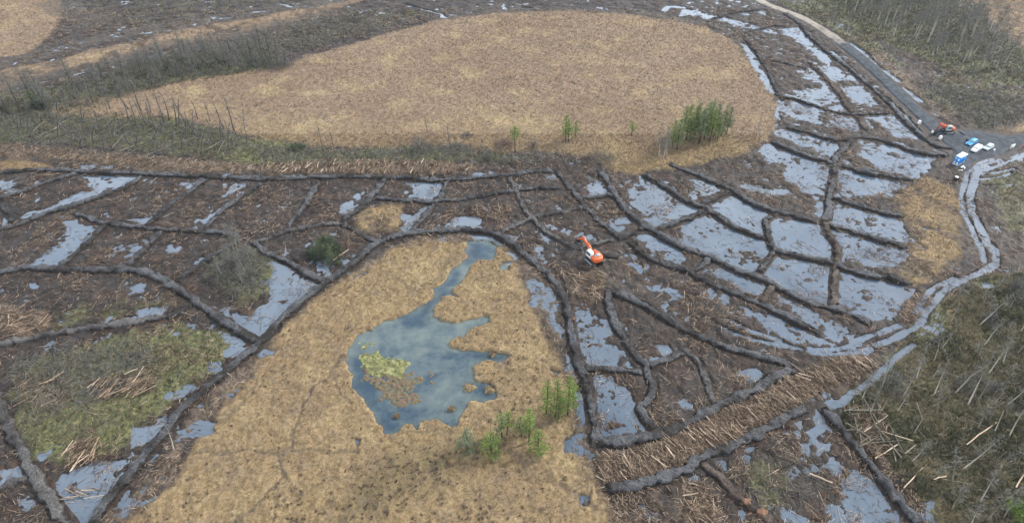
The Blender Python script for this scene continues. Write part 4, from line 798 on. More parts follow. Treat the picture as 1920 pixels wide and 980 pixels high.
# ------------------------------------------------------------------ pines
def pine(seed, H, low, wid, mat_, dens=1.0, shape=1.0, name='pine_tree'):
    r = np.random.default_rng(seed); root = empty(name); z = np.linspace(0, 1, 7); P = np.stack([r.normal(0, .2) * np.sin(z * 2.5), r.normal(0, .2) * np.sin(z * 2.5), H * z - .1], 1)
    m = MB(); m.tube(P, (.055 + .011 * H) * (1 - .85 * z), 6, tint=.5)
    nb = int(46 * dens * H / 8); C = []
    for i in range(nb):
        h = low + (1 - low) * (i + r.uniform(0, 1)) / nb; f = (h - low) / (1 - low); rad = wid * (1 - f ** 1.4 * .85) * (.45 + .55 * min(1, f * 4 + .35 * shape)) * r.uniform(.6, 1.15); az = i * 2.4 + r.normal(0, .5)
        b = np.array([np.interp(h, z, P[:, k]) for k in range(3)]); tip = b + np.array([math.cos(az) * rad, math.sin(az) * rad, rad * r.uniform(-.05, .35)]); m.tube([b, (b + tip) / 2 + [0, 0, .06], tip], [.03, .02, .008], 3, False, .5)
        for q in np.linspace(.35, 1, max(2, int(rad * 4))): C.append((*(b + (tip - b) * q + r.normal(0, .16, 3)), .5 + .35 * r.normal(0, .5) + .12 * f))
    m.build('trunk', PBARK_M, root, smooth_=True, fix=False); C = np.array(C + [(*P[-1], .6)]); n = len(C); k = 11
    c = np.repeat(C[:, :3], k, 0) + r.normal(0, .13, (n * k, 3)); d = r.normal(0, 1, (n * k, 3)) + [0, 0, .35]; d /= np.linalg.norm(d, axis=1, keepdims=True); s_ = np.cross(d, r.normal(0, 1, d.shape)); s_ /= np.linalg.norm(s_, axis=1, keepdims=True)
    L = r.uniform(.14, .30, n * k)[:, None]; V = np.stack([c - s_ * .05, c + s_ * .05, c + d * L], 1).reshape(-1, 3)
    link_mesh('crown', V, [np.arange(len(V)).reshape(-1, 3)], mat_, root, False, {'tint': np.repeat(np.clip(np.repeat(C[:, 3], k) + r.normal(0, .1, n * k), 0, 1), 3)})
    return root
PINES = [ # base in photo, height, lowest branch, half width, needles, label
 ((1023.8,778),8.2,.12,1.45,0,'left of the tall pines near the right corner of the pond grassland'), ((1040.7,785),9.0,.22,1.35,0,'tall pine with the darkest trunk, in the middle of the trio near the mud'), ((1064,780),9.6,.15,1.2,0,'tallest slim pine close beside the water filled ditch'), ((1073,768),6.5,.2,1.2,0,'shorter pine behind the tallest one beside the water filled ditch'), ((1047,787),4.0,.1,.7,0,'thin young pine right of the darkest trunk'),
 ((941,820),6.0,.35,1.0,1,'left pine of the bare stemmed pair near the south shore of the pond'), ((950,817),5.4,.3,.85,0,'right pine of the bare stemmed pair near the south shore of the pond'), ((978.4,819),5.0,.25,.85,1,'thin greyish young pine left of the ragged tall one'), ((991.8,832),8.0,.3,1.15,0,'ragged tall pine with a bright green top above a bushy one'),
 ((1007,847),5.2,.02,1.75,0,'bushy bright green pine, rightmost of the low ones'), ((922.8,850),5.3,.02,1.75,0,'bushy bright green pine standing low between two others'), ((875.7,847),5.2,.02,1.7,2,'bushy grey green pine, leftmost on the pond grassland'),
 ((965.8,288),7.6,.55,1.1,0,'lone pine with a bare stem and tufted top, leftmost on the big grassland'), ((1060.5,270.5),8.0,.3,1.3,0,'taller of two close pines on the big grassland'), ((1066,269),6.5,.3,1.2,0,'shorter of two close pines on the big grassland'), ((1080,262.5),5.0,.35,1.1,0,'small pine just right of the two close pines on the big grassland'), ((1183,258),4.2,.35,1.1,0,'small double crowned pine, alone left of the pine clump')]
MATS = [NEEDLE_M, tint_mat('mixed_needles', [(.05, (.05, .08, .03)), (.45, (.12, .17, .065)), (.75, (.20, .255, .10)), (1, (.29, .34, .15))], nscale=.8), GNEEDLE_M]
for i, (px, H, low, wd, mi, lab) in enumerate(PINES):
    put(pine(1000 + i, H * .94, low, wd * 1.3, MATS[mi], 1.25 if low < .1 else .85), ground(px), rr.uniform(0, 6), lab)
CLUMP = [(1286,266,11),(1279.5,258.5,9.5),(1308,274,10.5),(1311,271.7,11),(1329,270,10.5),(1351.7,257,9.5),(1361,255.6,8.5),(1269,283,9.5),(1299,263,10.5),(1319.6,263,11.5),(1337,260,10),(1344,269,7),(1260,280,8.5),(1293,269,8),(1303,256,10),(1328,255,10.5)]
for i, (a, b, H) in enumerate(CLUMP):
    v = i % 4; H0 = (10.5, 9.5, 11, 10)[v]
    plant(('clump', v), lambda: pine(1100 + v, H0, (.22, .15, .3, .25)[v], (2.3, 2.4, 2.2, 2.3)[v], (NEEDLE_M, MATS[1], GNEEDLE_M, MATS[1])[v], 1.15), ground((a, b)), rr.uniform(0, 6), 'green pine in the dense clump at the right end of the big grassland', 'pines of the clump', s=.88 * H / H0)

# ------------------------------------------------------------------ bushes and shrubs
def shrub(seed, rad, h, n, twig, name='bare_shrub', elong=1.0):
    r = np.random.default_rng(seed); root = empty(name); az = r.uniform(0, 6.28, 9); m = MB()
    for a in az:
        e = np.array([math.cos(a) * rad * .6 * elong, math.sin(a) * rad * .6, h * r.uniform(.6, 1.0)]); m.tube([(0, 0, -.1), e * .5 + [0, 0, h * .1], e], [.05, .035, .012], 4, False)
    m.build('stem', DBARK_M, root, smooth_=True, fix=False)
    q = r.normal(0, 1, (n, 3)); q /= np.linalg.norm(q, axis=1, keepdims=True); q *= r.uniform(.2, 1, (n, 1)) ** .5; q[:, 2] = np.abs(q[:, 2]); C = q * [rad * elong, rad, h] + r.normal(0, .1, (n, 3)); D = q * [1, 1, .7] + r.normal(0, .55, (n, 3)) + [0, 0, .3]
    V, F, t = sticks(C, D, r.uniform(.3, .9, n), r.uniform(.012, .026, n), np.clip(r.normal(.45, .22, n), 0, 1)); link_mesh('branches', V, F, twig, root, False, {'tint': t}); return root
SHR = [((440,505),2.6,3.6,900,'largest grey twiggy shrub of the thicket left of the big pool'), ((462,488),2.0,3.2,600,'grey twiggy shrub at the upper right of the thicket'), ((425,528),1.8,2.4,500,'grey twiggy shrub at the lower left of the thicket'), ((470,525),1.8,2.6,500,'grey twiggy shrub nearest the pool edge'),
 ((787,284),2.4,3.6,700,'dead dark shrub at the foot of the big grassland'), ((855,284),3.2,1.6,600,'low dark dead shrub right of the bare grey tree'), ((945,277),2.6,1.7,600,'low reddish shrub left of the lone tufted pine'), ((1000,279),1.2,2.2,200,'thin grey shrub right of the lone tufted pine'), ((1130,302),3.4,1.3,700,'dark low shrub heap at the grassland rim left of the pine clump'), ((875,258),1.8,.9,200,'pale low shrub on the grass above the dead dark shrub'),
 ((525,128),4.0,1.6,900,'dark heathery shrub at the upper left rim of the big grassland'), ((480,120),3.5,2.2,800,'dark shrub at the right end of the upper tree belt')]
for i, (px, rad, h, n, lab) in enumerate(SHR): put(shrub(1200 + i, rad, h, n, TWIG_M if i != 6 else tint_mat('red_twigs', [(.1, (.07, .045, .035)), (.5, (.15, .10, .08)), (.9, (.24, .18, .15))])), ground(px), 0, lab, cat='shrub')
for i, q in enumerate(near_pts([(1640,760),(1720,660),(1800,590),(1880,540),(1950,540),(1980,960),(1890,900),(1830,760)], 9, 77, 4.0)):
    plant(('woodshrub', i % 4), lambda: shrub(1280 + i, (1.5, 2.0, 1.2, 1.8)[i], (2.6, 3.2, 2.0, 3.8)[i], (420, 600, 300, 600)[i], TWIG_M), q, rr.uniform(0, 6), 'grey twiggy shrub among the bare trees at lower right', 'twiggy shrubs of the lower right wood', 'shrub', rr.uniform(.7, 1.2))
for i, (a, b, H) in enumerate([(430,500,6), (447,478,7.5), (462,512,6.5), (440,470,7), (418,520,5), (474,500,6), (455,535,5)]):
    put(bare_tree(1250 + i, H, .03, 1.8, BARK_M, TWIG_M, .2, .07, 'bare_sapling'), ground((a, b)), i * 1.3, 'slim bare sapling in the twiggy thicket left of the big pool', 'saplings of the thicket', cat='sapling')
def leafy(seed, rx, ry, h, n, mat_, name):
    r = np.random.default_rng(seed); root = empty(name); m = MB()
    for a in r.uniform(0, 6.28, 12): m.tube([(0, 0, -.1), (math.cos(a) * rx * .4, math.sin(a) * ry * .4, h * .45), (math.cos(a) * rx * .7, math.sin(a) * ry * .7, h * .75)], [.09, .05, .02], 4, False)
    m.build('stem', DBARK_M, root, smooth_=True, fix=False)
    nc = 150; q = r.normal(0, 1, (nc, 3)); q /= np.linalg.norm(q, axis=1, keepdims=True); q *= r.uniform(.45, 1, (nc, 1)); q[:, 2] = np.abs(q[:, 2]); lob = r.integers(0, 6, nc); lc = np.c_[r.uniform(-.62, .62, (6, 2)), np.zeros(6)]; lr = r.uniform(.38, .75, 6); C = (lc[lob] + q * lr[lob][:, None] * [1, 1, 1.15]) * [rx, ry, h]; tc_ = np.clip(r.normal(.42, .2, nc) + .15 * q[:, 2], 0, 1)
    k = n // nc; c = np.repeat(C, k, 0) + r.normal(0, .28, (nc * k, 3)); c[:, 2] = np.maximum(c[:, 2], .05); d = r.normal(0, 1, c.shape) + [0, 0, .3]; d /= np.linalg.norm(d, axis=1, keepdims=True); s_ = np.cross(d, r.normal(0, 1, d.shape)); s_ /= np.linalg.norm(s_, axis=1, keepdims=True)
    V = np.stack([c - s_ * .05, c + s_ * .05, c + d * r.uniform(.15, .35, (len(c), 1))], 1).reshape(-1, 3)
    link_mesh('foliage', V, [np.arange(len(V)).reshape(-1, 3)], mat_, root, False, {'tint': np.repeat(np.clip(np.repeat(tc_, k) + r.normal(0, .1, len(c)), 0, 1), 3)}); return root
put(leafy(1300, 4.4, 3.0, 3.9, 17000, LEAF_M, 'green_bush'), ground((612,474)), -.3, 'large dense dark green bush among the stripped cells', cat='bush')
put(leafy(1301, 2.4, 2.2, 5.5, 9000, LEAF_M, 'spruce_tree'), ground((80,200)), 0, 'dark green young spruce in the upper left tree belt', cat='tree')
put(leafy(1302, 3.4, 2.6, 3.0, 7000, UNDER_M, 'scrub_bush'), ground((18,208)), 0, 'dark olive bush at the left frame edge', cat='bush')
put(leafy(1303, 3.0, 2.8, 4.0, 8000, UNDER_M, 'scrub_bush'), ground((1895,600)), 0, 'dark olive bush at the right frame edge, by the bend of the wet track', cat='bush')
put(leafy(1304, 2.0, 2.0, 1.5, 5000, NEEDLE_M, 'green_bush'), ground((1905,965)), 0, 'bright green bush in the bottom right corner', cat='bush')
put(leafy(1305, 2.2, 1.4, 1.0, 3000, LEAF_M, 'green_bush'), ground((1215,712)) if False else ground((560,280)), 0, 'low green bush between two trees and the upper log row', cat='bush')
# ------------------------------------------------------------------ moss mats and islets in the pond
def mat_patch(name, poly, step, base, amp, sz, seed, mat_, feather=1.0, warp=2.0, cut=-.12):
    P = ground(poly); c = P.mean(0); x, y = np.meshgrid(np.arange(P[:, 0].min() - 1.5, P[:, 0].max() + 1.5, step), np.arange(P[:, 1].min() - 1.5, P[:, 1].max() + 1.5, step)); x = x.ravel(); y = y.ravel(); sh = (len(np.unique(y)), -1)
    m = poly_mask(x + fbm(x, y, 1.5, 3, seed) * warp, y + fbm(x, y, 1.5, 3, seed + 1) * warp, P, feather)
    z = -.5 + (.5 + base) * m + amp * fbm(x, y, sz, 3, seed + 2) * smooth(0, .5, m)
    nx = len(np.arange(P[:, 0].min() - 1.5, P[:, 0].max() + 1.5, step)); ny = len(x) // nx
    i = (np.arange(ny - 1)[:, None] * nx + np.arange(nx - 1)[None]).ravel(); f = np.stack([i, i + 1, i + nx + 1, i + nx], 1); f = f[z[f].max(1) > cut]
    u, inv = np.unique(f, return_inverse=True)
    return link_mesh(name, np.stack([x[u] - c[0], y[u] - c[1], z[u]], 1), [inv.reshape(-1, 4)], mat_, loc=(c[0], c[1], .035))
def Z8(*p): return T(8, *p)
def moss_mat(name, stops, sc=1.4):
    g = G(name); n = g.noise(sc, 5, .7); g.bump(n, .6, .15); return g.done(g.ramp(n, stops), .8)
MOSS_M = moss_mat('moss', [(.32, (.035, .036, .014)), (.44, (.085, .088, .030)), (.54, (.16, .165, .055)), (.68, (.29, .285, .13))])
TUSS_M = moss_mat('tussock_straw', [(.32, (.09, .065, .035)), (.5, (.22, .16, .085)), (.68, (.38, .29, .17))], 3.0)
WEED_M = moss_mat('red_weed', [(.32, (.03, .026, .015)), (.44, (.075, .065, .035)), (.50, (.12, .115, .045)), (.55, (.13, .06, .05)), (.60, (.085, .05, .04)), (.68, (.20, .19, .08))], 1.8)
tag(mat_patch('moss_mat', Z8((85,110),(105,45),(180,20),(250,38),(280,62),(350,52),(410,85),(385,150),(335,180),(250,165),(180,185),(95,165)), .13, .17, .36, .5, 501, MOSS_M, .9, 3.0), 'bright yellow green moss mat in the left half of the pond', 'moss')
tag(mat_patch('weed_mat', Z8((80,120),(180,130),(260,120),(350,150),(410,140),(470,165),(440,210),(420,240),(455,285),(400,320),(330,355),(270,320),(220,310),(170,240),(100,190)), .13, .075, .5, .45, 511, WEED_M, .9, 3.0), 'reddish brown patchy pondweed below the yellow green moss mat', 'pondweed')
tag(mat_patch('weed_mat', Z8((480,130),(520,150),(525,215),(500,225),(480,180)), .14, .06, .6, .6, 521, WEED_M, .4, 1.2), 'small brown weed patch standing right of the moss mat', 'pondweed')
tag(mat_patch('moss_mat', Z8((85,-25),(130,-35),(200,-20),(160,5),(100,15)), .14, .04, .5, .6, 531, MOSS_M, .4, 1.4), 'small dull green moss patch near the left shore of the pond', 'moss')
for i, (px, py, r, lab) in enumerate([(840,48,.9,'small straw tussock islet in the mouth of the right arm of the pond'), (715,228,1.7,'largest round tussock islet near the right shore of the pond'), (825,243,1.4,'tussock islet close to the lower right shore of the pond'), (613,350,.9,'small tussock islet off the south shore of the pond'), (307,390,.7,'tiny dark tussock islet in the lower left of the pond')]):
    c = ground(Z8((px, py))[0]); rg = np.random.default_rng(540 + i); root = empty('tussock_islet', (c[0], c[1], .035)); a = np.linspace(0, 6.283, 14, endpoint=False); V = [(0, 0, .35)]; F = []
    for k, (f, z) in enumerate([(.45, .33), (.85, .16), (1.05, -.3)]):
        for q in a: w_ = 1 + .25 * math.sin(3 * q + i) + rg.normal(0, .06); V.append((math.cos(q) * r * .5 * f * w_ * 1.25, math.sin(q) * r * .5 * f * w_, z + rg.normal(0, .04)))
    k = np.arange(14); F3 = np.stack([k * 0, 1 + k, 1 + (k + 1) % 14], 1); F4 = np.vstack([np.stack([1 + 14 * j + k, 1 + 14 * (j + 1) + k, 1 + 14 * (j + 1) + (k + 1) % 14, 1 + 14 * j + (k + 1) % 14], 1) for j in range(2)])
    link_mesh('peat_mound', V, [F3, F4], TUSS_M, root)
    C = np.c_[rg.normal(0, r * .25, (70, 2)), np.full(70, .15)]; Vb, Fb, tb = blades(C, np.full(70, .35), np.full(70, .35), np.full(70, .06), 6, np.clip(rg.normal(.55, .2, 70), 0, 1), 541 + i)
    link_mesh('grass', Vb, Fb, GRASS_M, root, False, {'tint': tb}); tag(root, lab, 'tussock')

# ------------------------------------------------------------------ machine materials
def paint(name, c, rough=.38, dirt=.35, dirtc=(.10, .075, .055)):
    g = G(name); n = g.noise(2.2, 5, .7, vec=g.obj()); c1 = g.mix(g.mr(n, .48, .72, 0, dirt), c, dirtc); return g.done(c1, g.mr(n, .4, .7, rough, .8), spec=.5)
ORANGE_M = paint('orange_paint', (.62, .115, .022)); RED_M = paint('red_orange_paint', (.60, .085, .030)); WHITE_M = paint('white_paint', (.80, .80, .78), .35, .15)
STEEL_M = paint('dark_steel', (.03, .03, .032), .5, .6); GREY_M = paint('grey_metal', (.30, .33, .36), .4, .3); BLUE_M = paint('bright_blue_paint', (.03, .30, .68), .35, .12); CBLUE_M = paint('cabin_blue_paint', (.005, .25, .68), .45, .15)
SILVER_M = paint('silver_paint', (.50, .56, .57), .3, .12); RUBBER_M = paint('rubber', (.015, .015, .016), .8, .4); CHROME_M = paint('ram_chrome', (.6, .6, .6), .2, .1); MINT_M = paint('pale_green_paint', (.38, .52, .47), .4, .2)
LAMP_M = paint('lamp_glass', (.75, .75, .72), .15, .05); SIGN_M = paint('sign_white', (.82, .82, .72), .5, .05); BAG_M = paint('white_bag', (.78, .77, .74), .8, .2); NAVY_M = paint('navy_cloth', (.012, .02, .07), .9, .1)
g = G('window_glass'); GLASS_M = g.done((.05, .085, .10), .06, ior=1.6)
g = G('windscreen_glass'); WIND_M = g.done((.18, .29, .34), .08, ior=1.6)

# ------------------------------------------------------------------ excavators
def rot_pts(P, a, o):
    c, s = math.cos(a), math.sin(a); return [(o[0] + c * x - s * z, o[1] + s * x + c * z) for x, z in P]
def excavator(apex, elbow, bucket_rot, body, cabm):
    """local x forward, z up; apex: top of the boom (x,z); elbow: lower end of the stick"""
    root = empty('excavator')
    for s in (-1, 1):
        a = np.linspace(math.pi / 2, 3 * math.pi / 2, 9); pts = [(-1.6 + .42 * math.cos(t), .44 + .42 * math.sin(t)) for t in a] + [(1.6 + .42 * math.cos(t + math.pi), .44 + .42 * math.sin(t + math.pi)) for t in a]
        m = MB().profile(pts, s * 1.25 - .38, s * 1.25 + .38, inset=.03)
        for k in range(15):
            x = -1.55 + 3.1 * k / 14; m.box((x, s * 1.25, .875), (.07, .74, .05)); m.box((x, s * 1.25, .02), (.07, .74, .05))
        t = m.build('track', STEEL_M, root)
        m2 = MB()
        m2.profile([(-1.35, .30), (1.35, .30), (1.35, .62), (-1.35, .62)], s * 1.25 - .30, s * 1.25 + .40); m2.build('track_frame', GREY_M, t)
    MB().box((0, 0, .62), (1.7, 1.9, .36)).box((0, 0, .92), (1.2, 1.2, .26)).build('undercarriage', STEEL_M, root)
    arc = [(-1.35 - .75 * math.cos(t), 1.3 * math.sin(t)) for t in np.linspace(-math.pi / 2, math.pi / 2, 9)]
    out = [(1.35, 1.28), (1.35, -1.28)] + [(x, y) for x, y in arc][0:]
    def deck(name, outl, z0, z1, mt, ins=.05):
        m = MB(); P = np.array(outl); c = P.mean(0); n = len(P); V = []
        for z, f in ((z0, 1 - ins), (z0 + .08, 1), (z1 - .10, 1), (z1, 1 - ins * 1.4)): V += [(c[0] + (x - c[0]) * f, c[1] + (y - c[1]) * f, z) for x, y in P]
        k = np.arange(n); F = [np.vstack([np.stack([j * n + k, j * n + (k + 1) % n, (j + 1) * n + (k + 1) % n, (j + 1) * n + k], 1) for j in range(3)]), np.array([list(range(n))[::-1]]), np.array([[3 * n + i for i in range(n)]])]
        return m.add(V, F).build(name, mt, root)
    deck('deck', [(1.55, 1.3), (1.55, -1.3), (-1.2, -1.32), (-1.2, 1.32)], 1.06, 1.32, STEEL_M, .02)
    deck('engine_housing', [(.35, -1.3), (-1.2, -1.3), (-1.2, 1.3), (-.35, 1.3), (-.35, .35), (.35, .1)], 1.322, 2.18, body, .06)
    deck('counterweight', [(-1.203, -1.3)] + [(-1.203 - .85 * math.cos(t), 1.3 * math.sin(t)) for t in np.linspace(-1.45, 1.45, 9)] + [(-1.203, 1.3)], 1.10, 2.10, body, .07)
    MB().box((.92, -.92, 1.62), (1.1, .72, .6)).build('tool_box', body, root)
    MB().box((-.75, -.35, 2.24), (.85, 1.1, .12), taper=.92).box((-.75, .55, 2.23), (.5, .35, .10)).build('engine_cover', GREY_M, root)
    MB().tube([(-.95, .85, 2.1), (-.95, .85, 2.6), (-1.1, .85, 2.68)], .06, 8).build('exhaust_pipe', STEEL_M, root)
    for y in (-1.2,): MB().tube([(-.2, y, 2.15), (-.2, y, 2.55), (.3, y, 2.5), (1.35, y, 2.25), (1.35, y, 1.9)], .025, 6).build('handrail', GREY_M, root)
    prof = [(-.28, 1.325), (1.48, 1.325), (1.56, 1.9), (1.30, 2.86), (1.05, 2.98), (-.22, 2.98), (-.28, 2.85)]
    cab = MB().profile(prof, .40, 1.30, inset=.07).build('cab', cabm, root)
    MB().box((.42, .85, 3.01), (1.25, .78, .08), taper=.93).build('cab_roof', WHITE_M if body is ORANGE_M else MINT_M, cab)
    sidep = [(-.15, 1.95), (1.42, 1.95), (1.20, 2.80), (-.15, 2.80)]
    for y0, y1 in ((1.296, 1.312), (.388, .404)): MB().profile(sidep, y0, y1).build('side_window', GLASS_M, cab)
    MB().quad([(1.556, .50, 1.95), (1.556, 1.20, 1.95), (1.33, 1.18, 2.80), (1.33, .52, 2.80)]).build('windscreen', WIND_M, cab)
    bf = np.array([.75, 1.62]); ap = np.array(apex, float); el = np.array(elbow, float)
    d = ap - bf; L = np.linalg.norm(d); d /= L; n_ = np.array([-d[1], d[0]]); kn = bf + d * L * .42 + n_ * .42
    def beam(pts, hws, y, name, mt, ins=.04):
        P = np.array(pts); t = np.gradient(P, axis=0); t /= np.linalg.norm(t, axis=1, keepdims=True); nn = np.stack([-t[:, 1], t[:, 0]], 1); h = np.array(hws)[:, None]
        return MB().profile(list(map(tuple, np.vstack([P + nn * h, (P - nn * h)[::-1]]))), -y, y, inset=ins).build(name, mt, root)
    beam([bf, (bf + kn) / 2 + n_ * .08, kn, (kn + ap) / 2, ap], [.20, .32, .38, .28, .18], .23, 'boom', body)
    s = el - ap; sL = np.linalg.norm(s); s /= sL; beam([ap - s * .75, ap, ap + s * sL * .45, el], [.16, .28, .22, .13], .17, 'stick', body)
    bk = [(0, .18), (.28, .12), (.55, -.25), (.62, -.75), (.35, -1.12), (-.28, -1.18), (-.22, -1.02), (.22, -.95), (.36, -.7), (.30, -.38), (.02, -.12)]
    b = MB().profile(rot_pts(bk, bucket_rot, el), -.6, .6)
    for y in (-.585, .585): b.profile(rot_pts([(0, .17), (.54, -.25), (.61, -.75), (.35, -1.11), (-.27, -1.17)], bucket_rot, el), y - .03, y + .03)
    b.build('bucket', STEEL_M, root)
    for y in (-.30, .30):
        r_ = MB().tube([(1.35, y, 1.45), (*((np.array([1.35, 1.45]) + kn) / 2)[:1], y, ((np.array([1.35, 1.45]) + kn) / 2)[1])], .085, 8).build('boom_cylinder', body, root)
        mid = (np.array([1.35, 1.45]) + kn) / 2; MB().tube([(mid[0], y, mid[1]), (kn[0], y, kn[1])], .05, 8).build('ram', CHROME_M, r_)
    a0 = kn + n_ * .40; a1 = ap - s * .72; mid = (a0 + a1) / 2
    r_ = MB().tube([(a0[0], 0, a0[1]), (mid[0], 0, mid[1])], .085, 8).build('stick_cylinder', body, root); MB().tube([(mid[0], 0, mid[1]), (a1[0], 0, a1[1])], .05, 8).build('ram', CHROME_M, r_)
    sn = np.array([s[1], -s[0]]);  sn = sn if sn[0] > 0 else -sn
    b0 = ap + s * .15 + sn * .32; b1 = el - s * .15 + sn * .38; MB().tube([(b0[0], 0, b0[1]), (b1[0], 0, b1[1])], .07, 8).build('bucket_cylinder', STEEL_M, root)
    return root
def heading(a, b):
    A, B = ground(a), ground(b); d = B - A; return math.atan2(d[1], d[0])
e1 = excavator((4.5, 3.6), (6.3, 2.0), -.2, ORANGE_M, WHITE_M)
h1 = heading((1114, 493), (1080, 462)); p = ground((1113, 493)); e1.location = (p[0], p[1], float(at(*p)) - .02); e1.rotation_euler = (0, 0, h1); e1.scale = (.86,) * 3
tag(e1, 'orange and white tracked excavator digging peat among the cells beside the pond bund', 'excavator')
e2 = excavator((4.0, 3.35), (4.3, 1.2), .25, RED_M, MINT_M)
p = ground((1774, 250)); e2.scale = (.70,) * 3; e2.location = (p[0], p[1], .33); e2.rotation_euler = (0, 0, heading((1774, 250), (1751, 252)))
tag(e2, 'red excavator with a greenish cab parked on the dark gravel track', 'excavator')
# the pit beside the digging excavator and the peat clods
g0 = ground((1147, 482)); 
def clod(name, xy, r, h, seed, mt, lab, cat):
    rg = np.random.default_rng(seed); bm = bmesh.new(); bmesh.ops.create_icosphere(bm, subdivisions=3, radius=1)
    for v in bm.verts:
        x, y, z = v.co; q = np.array([x * 2 + seed, y * 2 + z * 1.3]); f = 1 + .8 * float(fbm(q[:1], q[1:], .9, 3, seed)[0]); v.co = Vector((x * r[0] * f, y * r[1] * f, z * h * f))
    me = bpy.data.meshes.new(name); bm.to_mesh(me); bm.free(); me.materials.append(mt); me.polygons.foreach_set('use_smooth', np.ones(len(me.polygons), bool))
    o = bpy.data.objects.new(name, me); col.objects.link(o); o.location = (xy[0], xy[1], float(max(at(*xy), 0)) + h * .3); return tag(o, lab, cat)
BROWN_M = moss_mat('brown_peat', [(.3, (.06, .03, .017)), (.5, (.15, .075, .04)), (.7, (.26, .14, .08))], 1.6)
WETPEAT_M = moss_mat('black_peat', [(.3, (.008, .006, .006)), (.5, (.020, .016, .014)), (.7, (.045, .036, .030))], 2.0)
clod('pit_mound', ground((1145, 483)), (1.7, .9), .45, 3, WETPEAT_M, 'black mound standing for the dug pit just right of the digging excavator', 'pit mound')  # low black mound stands in for the dug pit
clod('peat_lump', ground((1428, 963)), (.75, .7), .5, 4, BROWN_M, 'orange brown peat lump at the bottom frame edge, the larger and lower of two', 'peat lump')
clod('peat_lump', ground((1396, 942)), (.8, .55), .45, 5, BROWN_M, 'brown peat lump, the upper of two at the bottom frame edge', 'peat lump')
clod('peat_lump', ground((1073, 600)), (.5, .4), .4, 6, PALE_M if False else BROWN_M, 'small tan clod on the right side of the pond bund', 'peat lump')

# ------------------------------------------------------------------ vehicles
def wheels(root, xs, hw, r=.33):
    for x in xs:
        for s in (-1, 1):
            t = MB().tube([(x, s * hw - s * .22, r), (x, s * hw, r)], r, 16).build('wheel', RUBBER_M, root); MB().tube([(x, s * hw - s * .02, r), (x, s * hw + s * .012, r)], r * .62, 12).build('rim', GREY_M, t)
def car(body, L=4.5, W=1.8, H=1.5, kind='estate', name='car'):
    root = empty(name); h = L / 2; belt = .95; hw = W / 2
    if kind == 'estate': low = [(-h, .35), (-h + .05, .85), (-h + .1, belt), (.75, belt), (h - .25, .78), (h, .62), (h, .32), (h - .15, .22), (-h + .15, .22)]; roof = [(-h + .12, belt), (-h + .38, H - .06), (-h + .6, H), (.05, H), (.28, H - .05), (1.02, belt)]
    else: low = [(-h, .35), (-h, belt), (.9, belt), (h - .2, .80), (h, .62), (h, .32), (h - .15, .22), (-h + .1, .22)]; roof = [(-h + .1, belt), (-h + .28, H - .05), (-h + .45, H), (.15, H), (.38, H - .06), (1.05, belt)]
    MB().profile(low, -hw, hw, inset=.09).build('body', body, root)
    P = np.array(roof); V = []; n = len(P); tp = lambda z: hw - .07 - .17 * (z - belt) / (H - belt)
    for s in (-1, 1): V += [(x, s * tp(z), z - (.001 if z == belt else 0)) for x, z in P]
    k = np.arange(n); MB().add(V, [np.stack([k, (k + 1) % n, n + (k + 1) % n, n + k], 1), np.array([list(range(n))[::-1]]), np.array([[n + i for i in range(n)]])]).build('cabin', body, root)
    def on(x, z, s, o=.006): return (x, s * (tp(z) + o), z)
    zb, zt = belt + .05, H - .11
    for s in (-1, 1):
        MB().quad([on(-h + .32, zb, s), on(.88, zb, s), on(.34, zt, s), on(-h + .50, zt, s)]).build('side_window', GLASS_M, root)
    a, b = np.array(roof[-1]), np.array(roof[-2]); q0 = a + (b - a) * .08; q1 = a + (b - a) * .93; off = np.array([.006, .006])
    MB().quad([(q0[0] + .006, -tp(q0[1]) + .07, q0[1] + .006), (q0[0] + .006, tp(q0[1]) - .07, q0[1] + .006), (q1[0] + .006, tp(q1[1]) - .07, q1[1] + .006), (q1[0] + .006, -tp(q1[1]) + .07, q1[1] + .006)]).build('windscreen', WIND_M, root)
    a, b = np.array(roof[0]), np.array(roof[1]); q0 = a + (b - a) * .15; q1 = a + (b - a) * .9
    MB().quad([(q0[0] - .006, -tp(q0[1]) + .1, q0[1]), (q0[0] - .006, tp(q0[1]) - .1, q0[1]), (q1[0] - .006, tp(q1[1]) - .1, q1[1]), (q1[0] - .006, -tp(q1[1]) + .1, q1[1])]).build('rear_window', GLASS_M, root)
    for s in (-1, 1): MB().box((h - .06, s * (hw - .32), .66), (.16, .36, .14)).build('headlight', LAMP_M, root)
    for s in (-1, 1): MB().box((.72, s * (hw + .06), 1.02), (.12, .18, .13)).build('wing_mirror', body, root)
    MB().box((h + .0, 0, .36), (.06, W * .8, .14)).build('bumper', STEEL_M, root)
    wheels(root, (-h + .85, h - .9), hw); return root
YZ = .34
def park(root, px, a, b, label, cat):
    p = ground(px, .5); root.scale = (.70, .70, .60) if cat == 'car' else (.66, .66, .60); root.location = (p[0], p[1], YZ); root.rotation_euler = (0, 0, heading(a, b)); return tag(root, label, cat)
c1 = car(BLUE_M, 4.9, 1.9, 1.6)
dr = MB().box((.45, -1.38, .75), (.09, .95, .85)).build('open_door', NAVY_M, c1); MB().box((.44, -1.38, 1.28), (.04, .85, .28)).build('door_window', GLASS_M, dr)
park(c1, (1821.5, 268.0), (1833, 261.5), (1810, 273.5), 'bright blue car with an open front door parked on the gravel yard', 'car')
park(car(SILVER_M, 4.4, 1.8, 1.5, 'hatch'), (1852.5, 277.0), (1862, 271.5), (1843, 282.5), 'silver car parked rightmost on the gravel yard', 'car')
v = empty('van'); h = 2.35
prof = [(-h, .38), (-h, 1.6), (-h + .18, 1.86), (-h + .6, 1.95), (.35, 1.95), (.85, 1.82), (1.35, 1.25), (h - .2, 1.02), (h, .80), (h, .40), (h - .15, .28), (-h + .1, .28)]
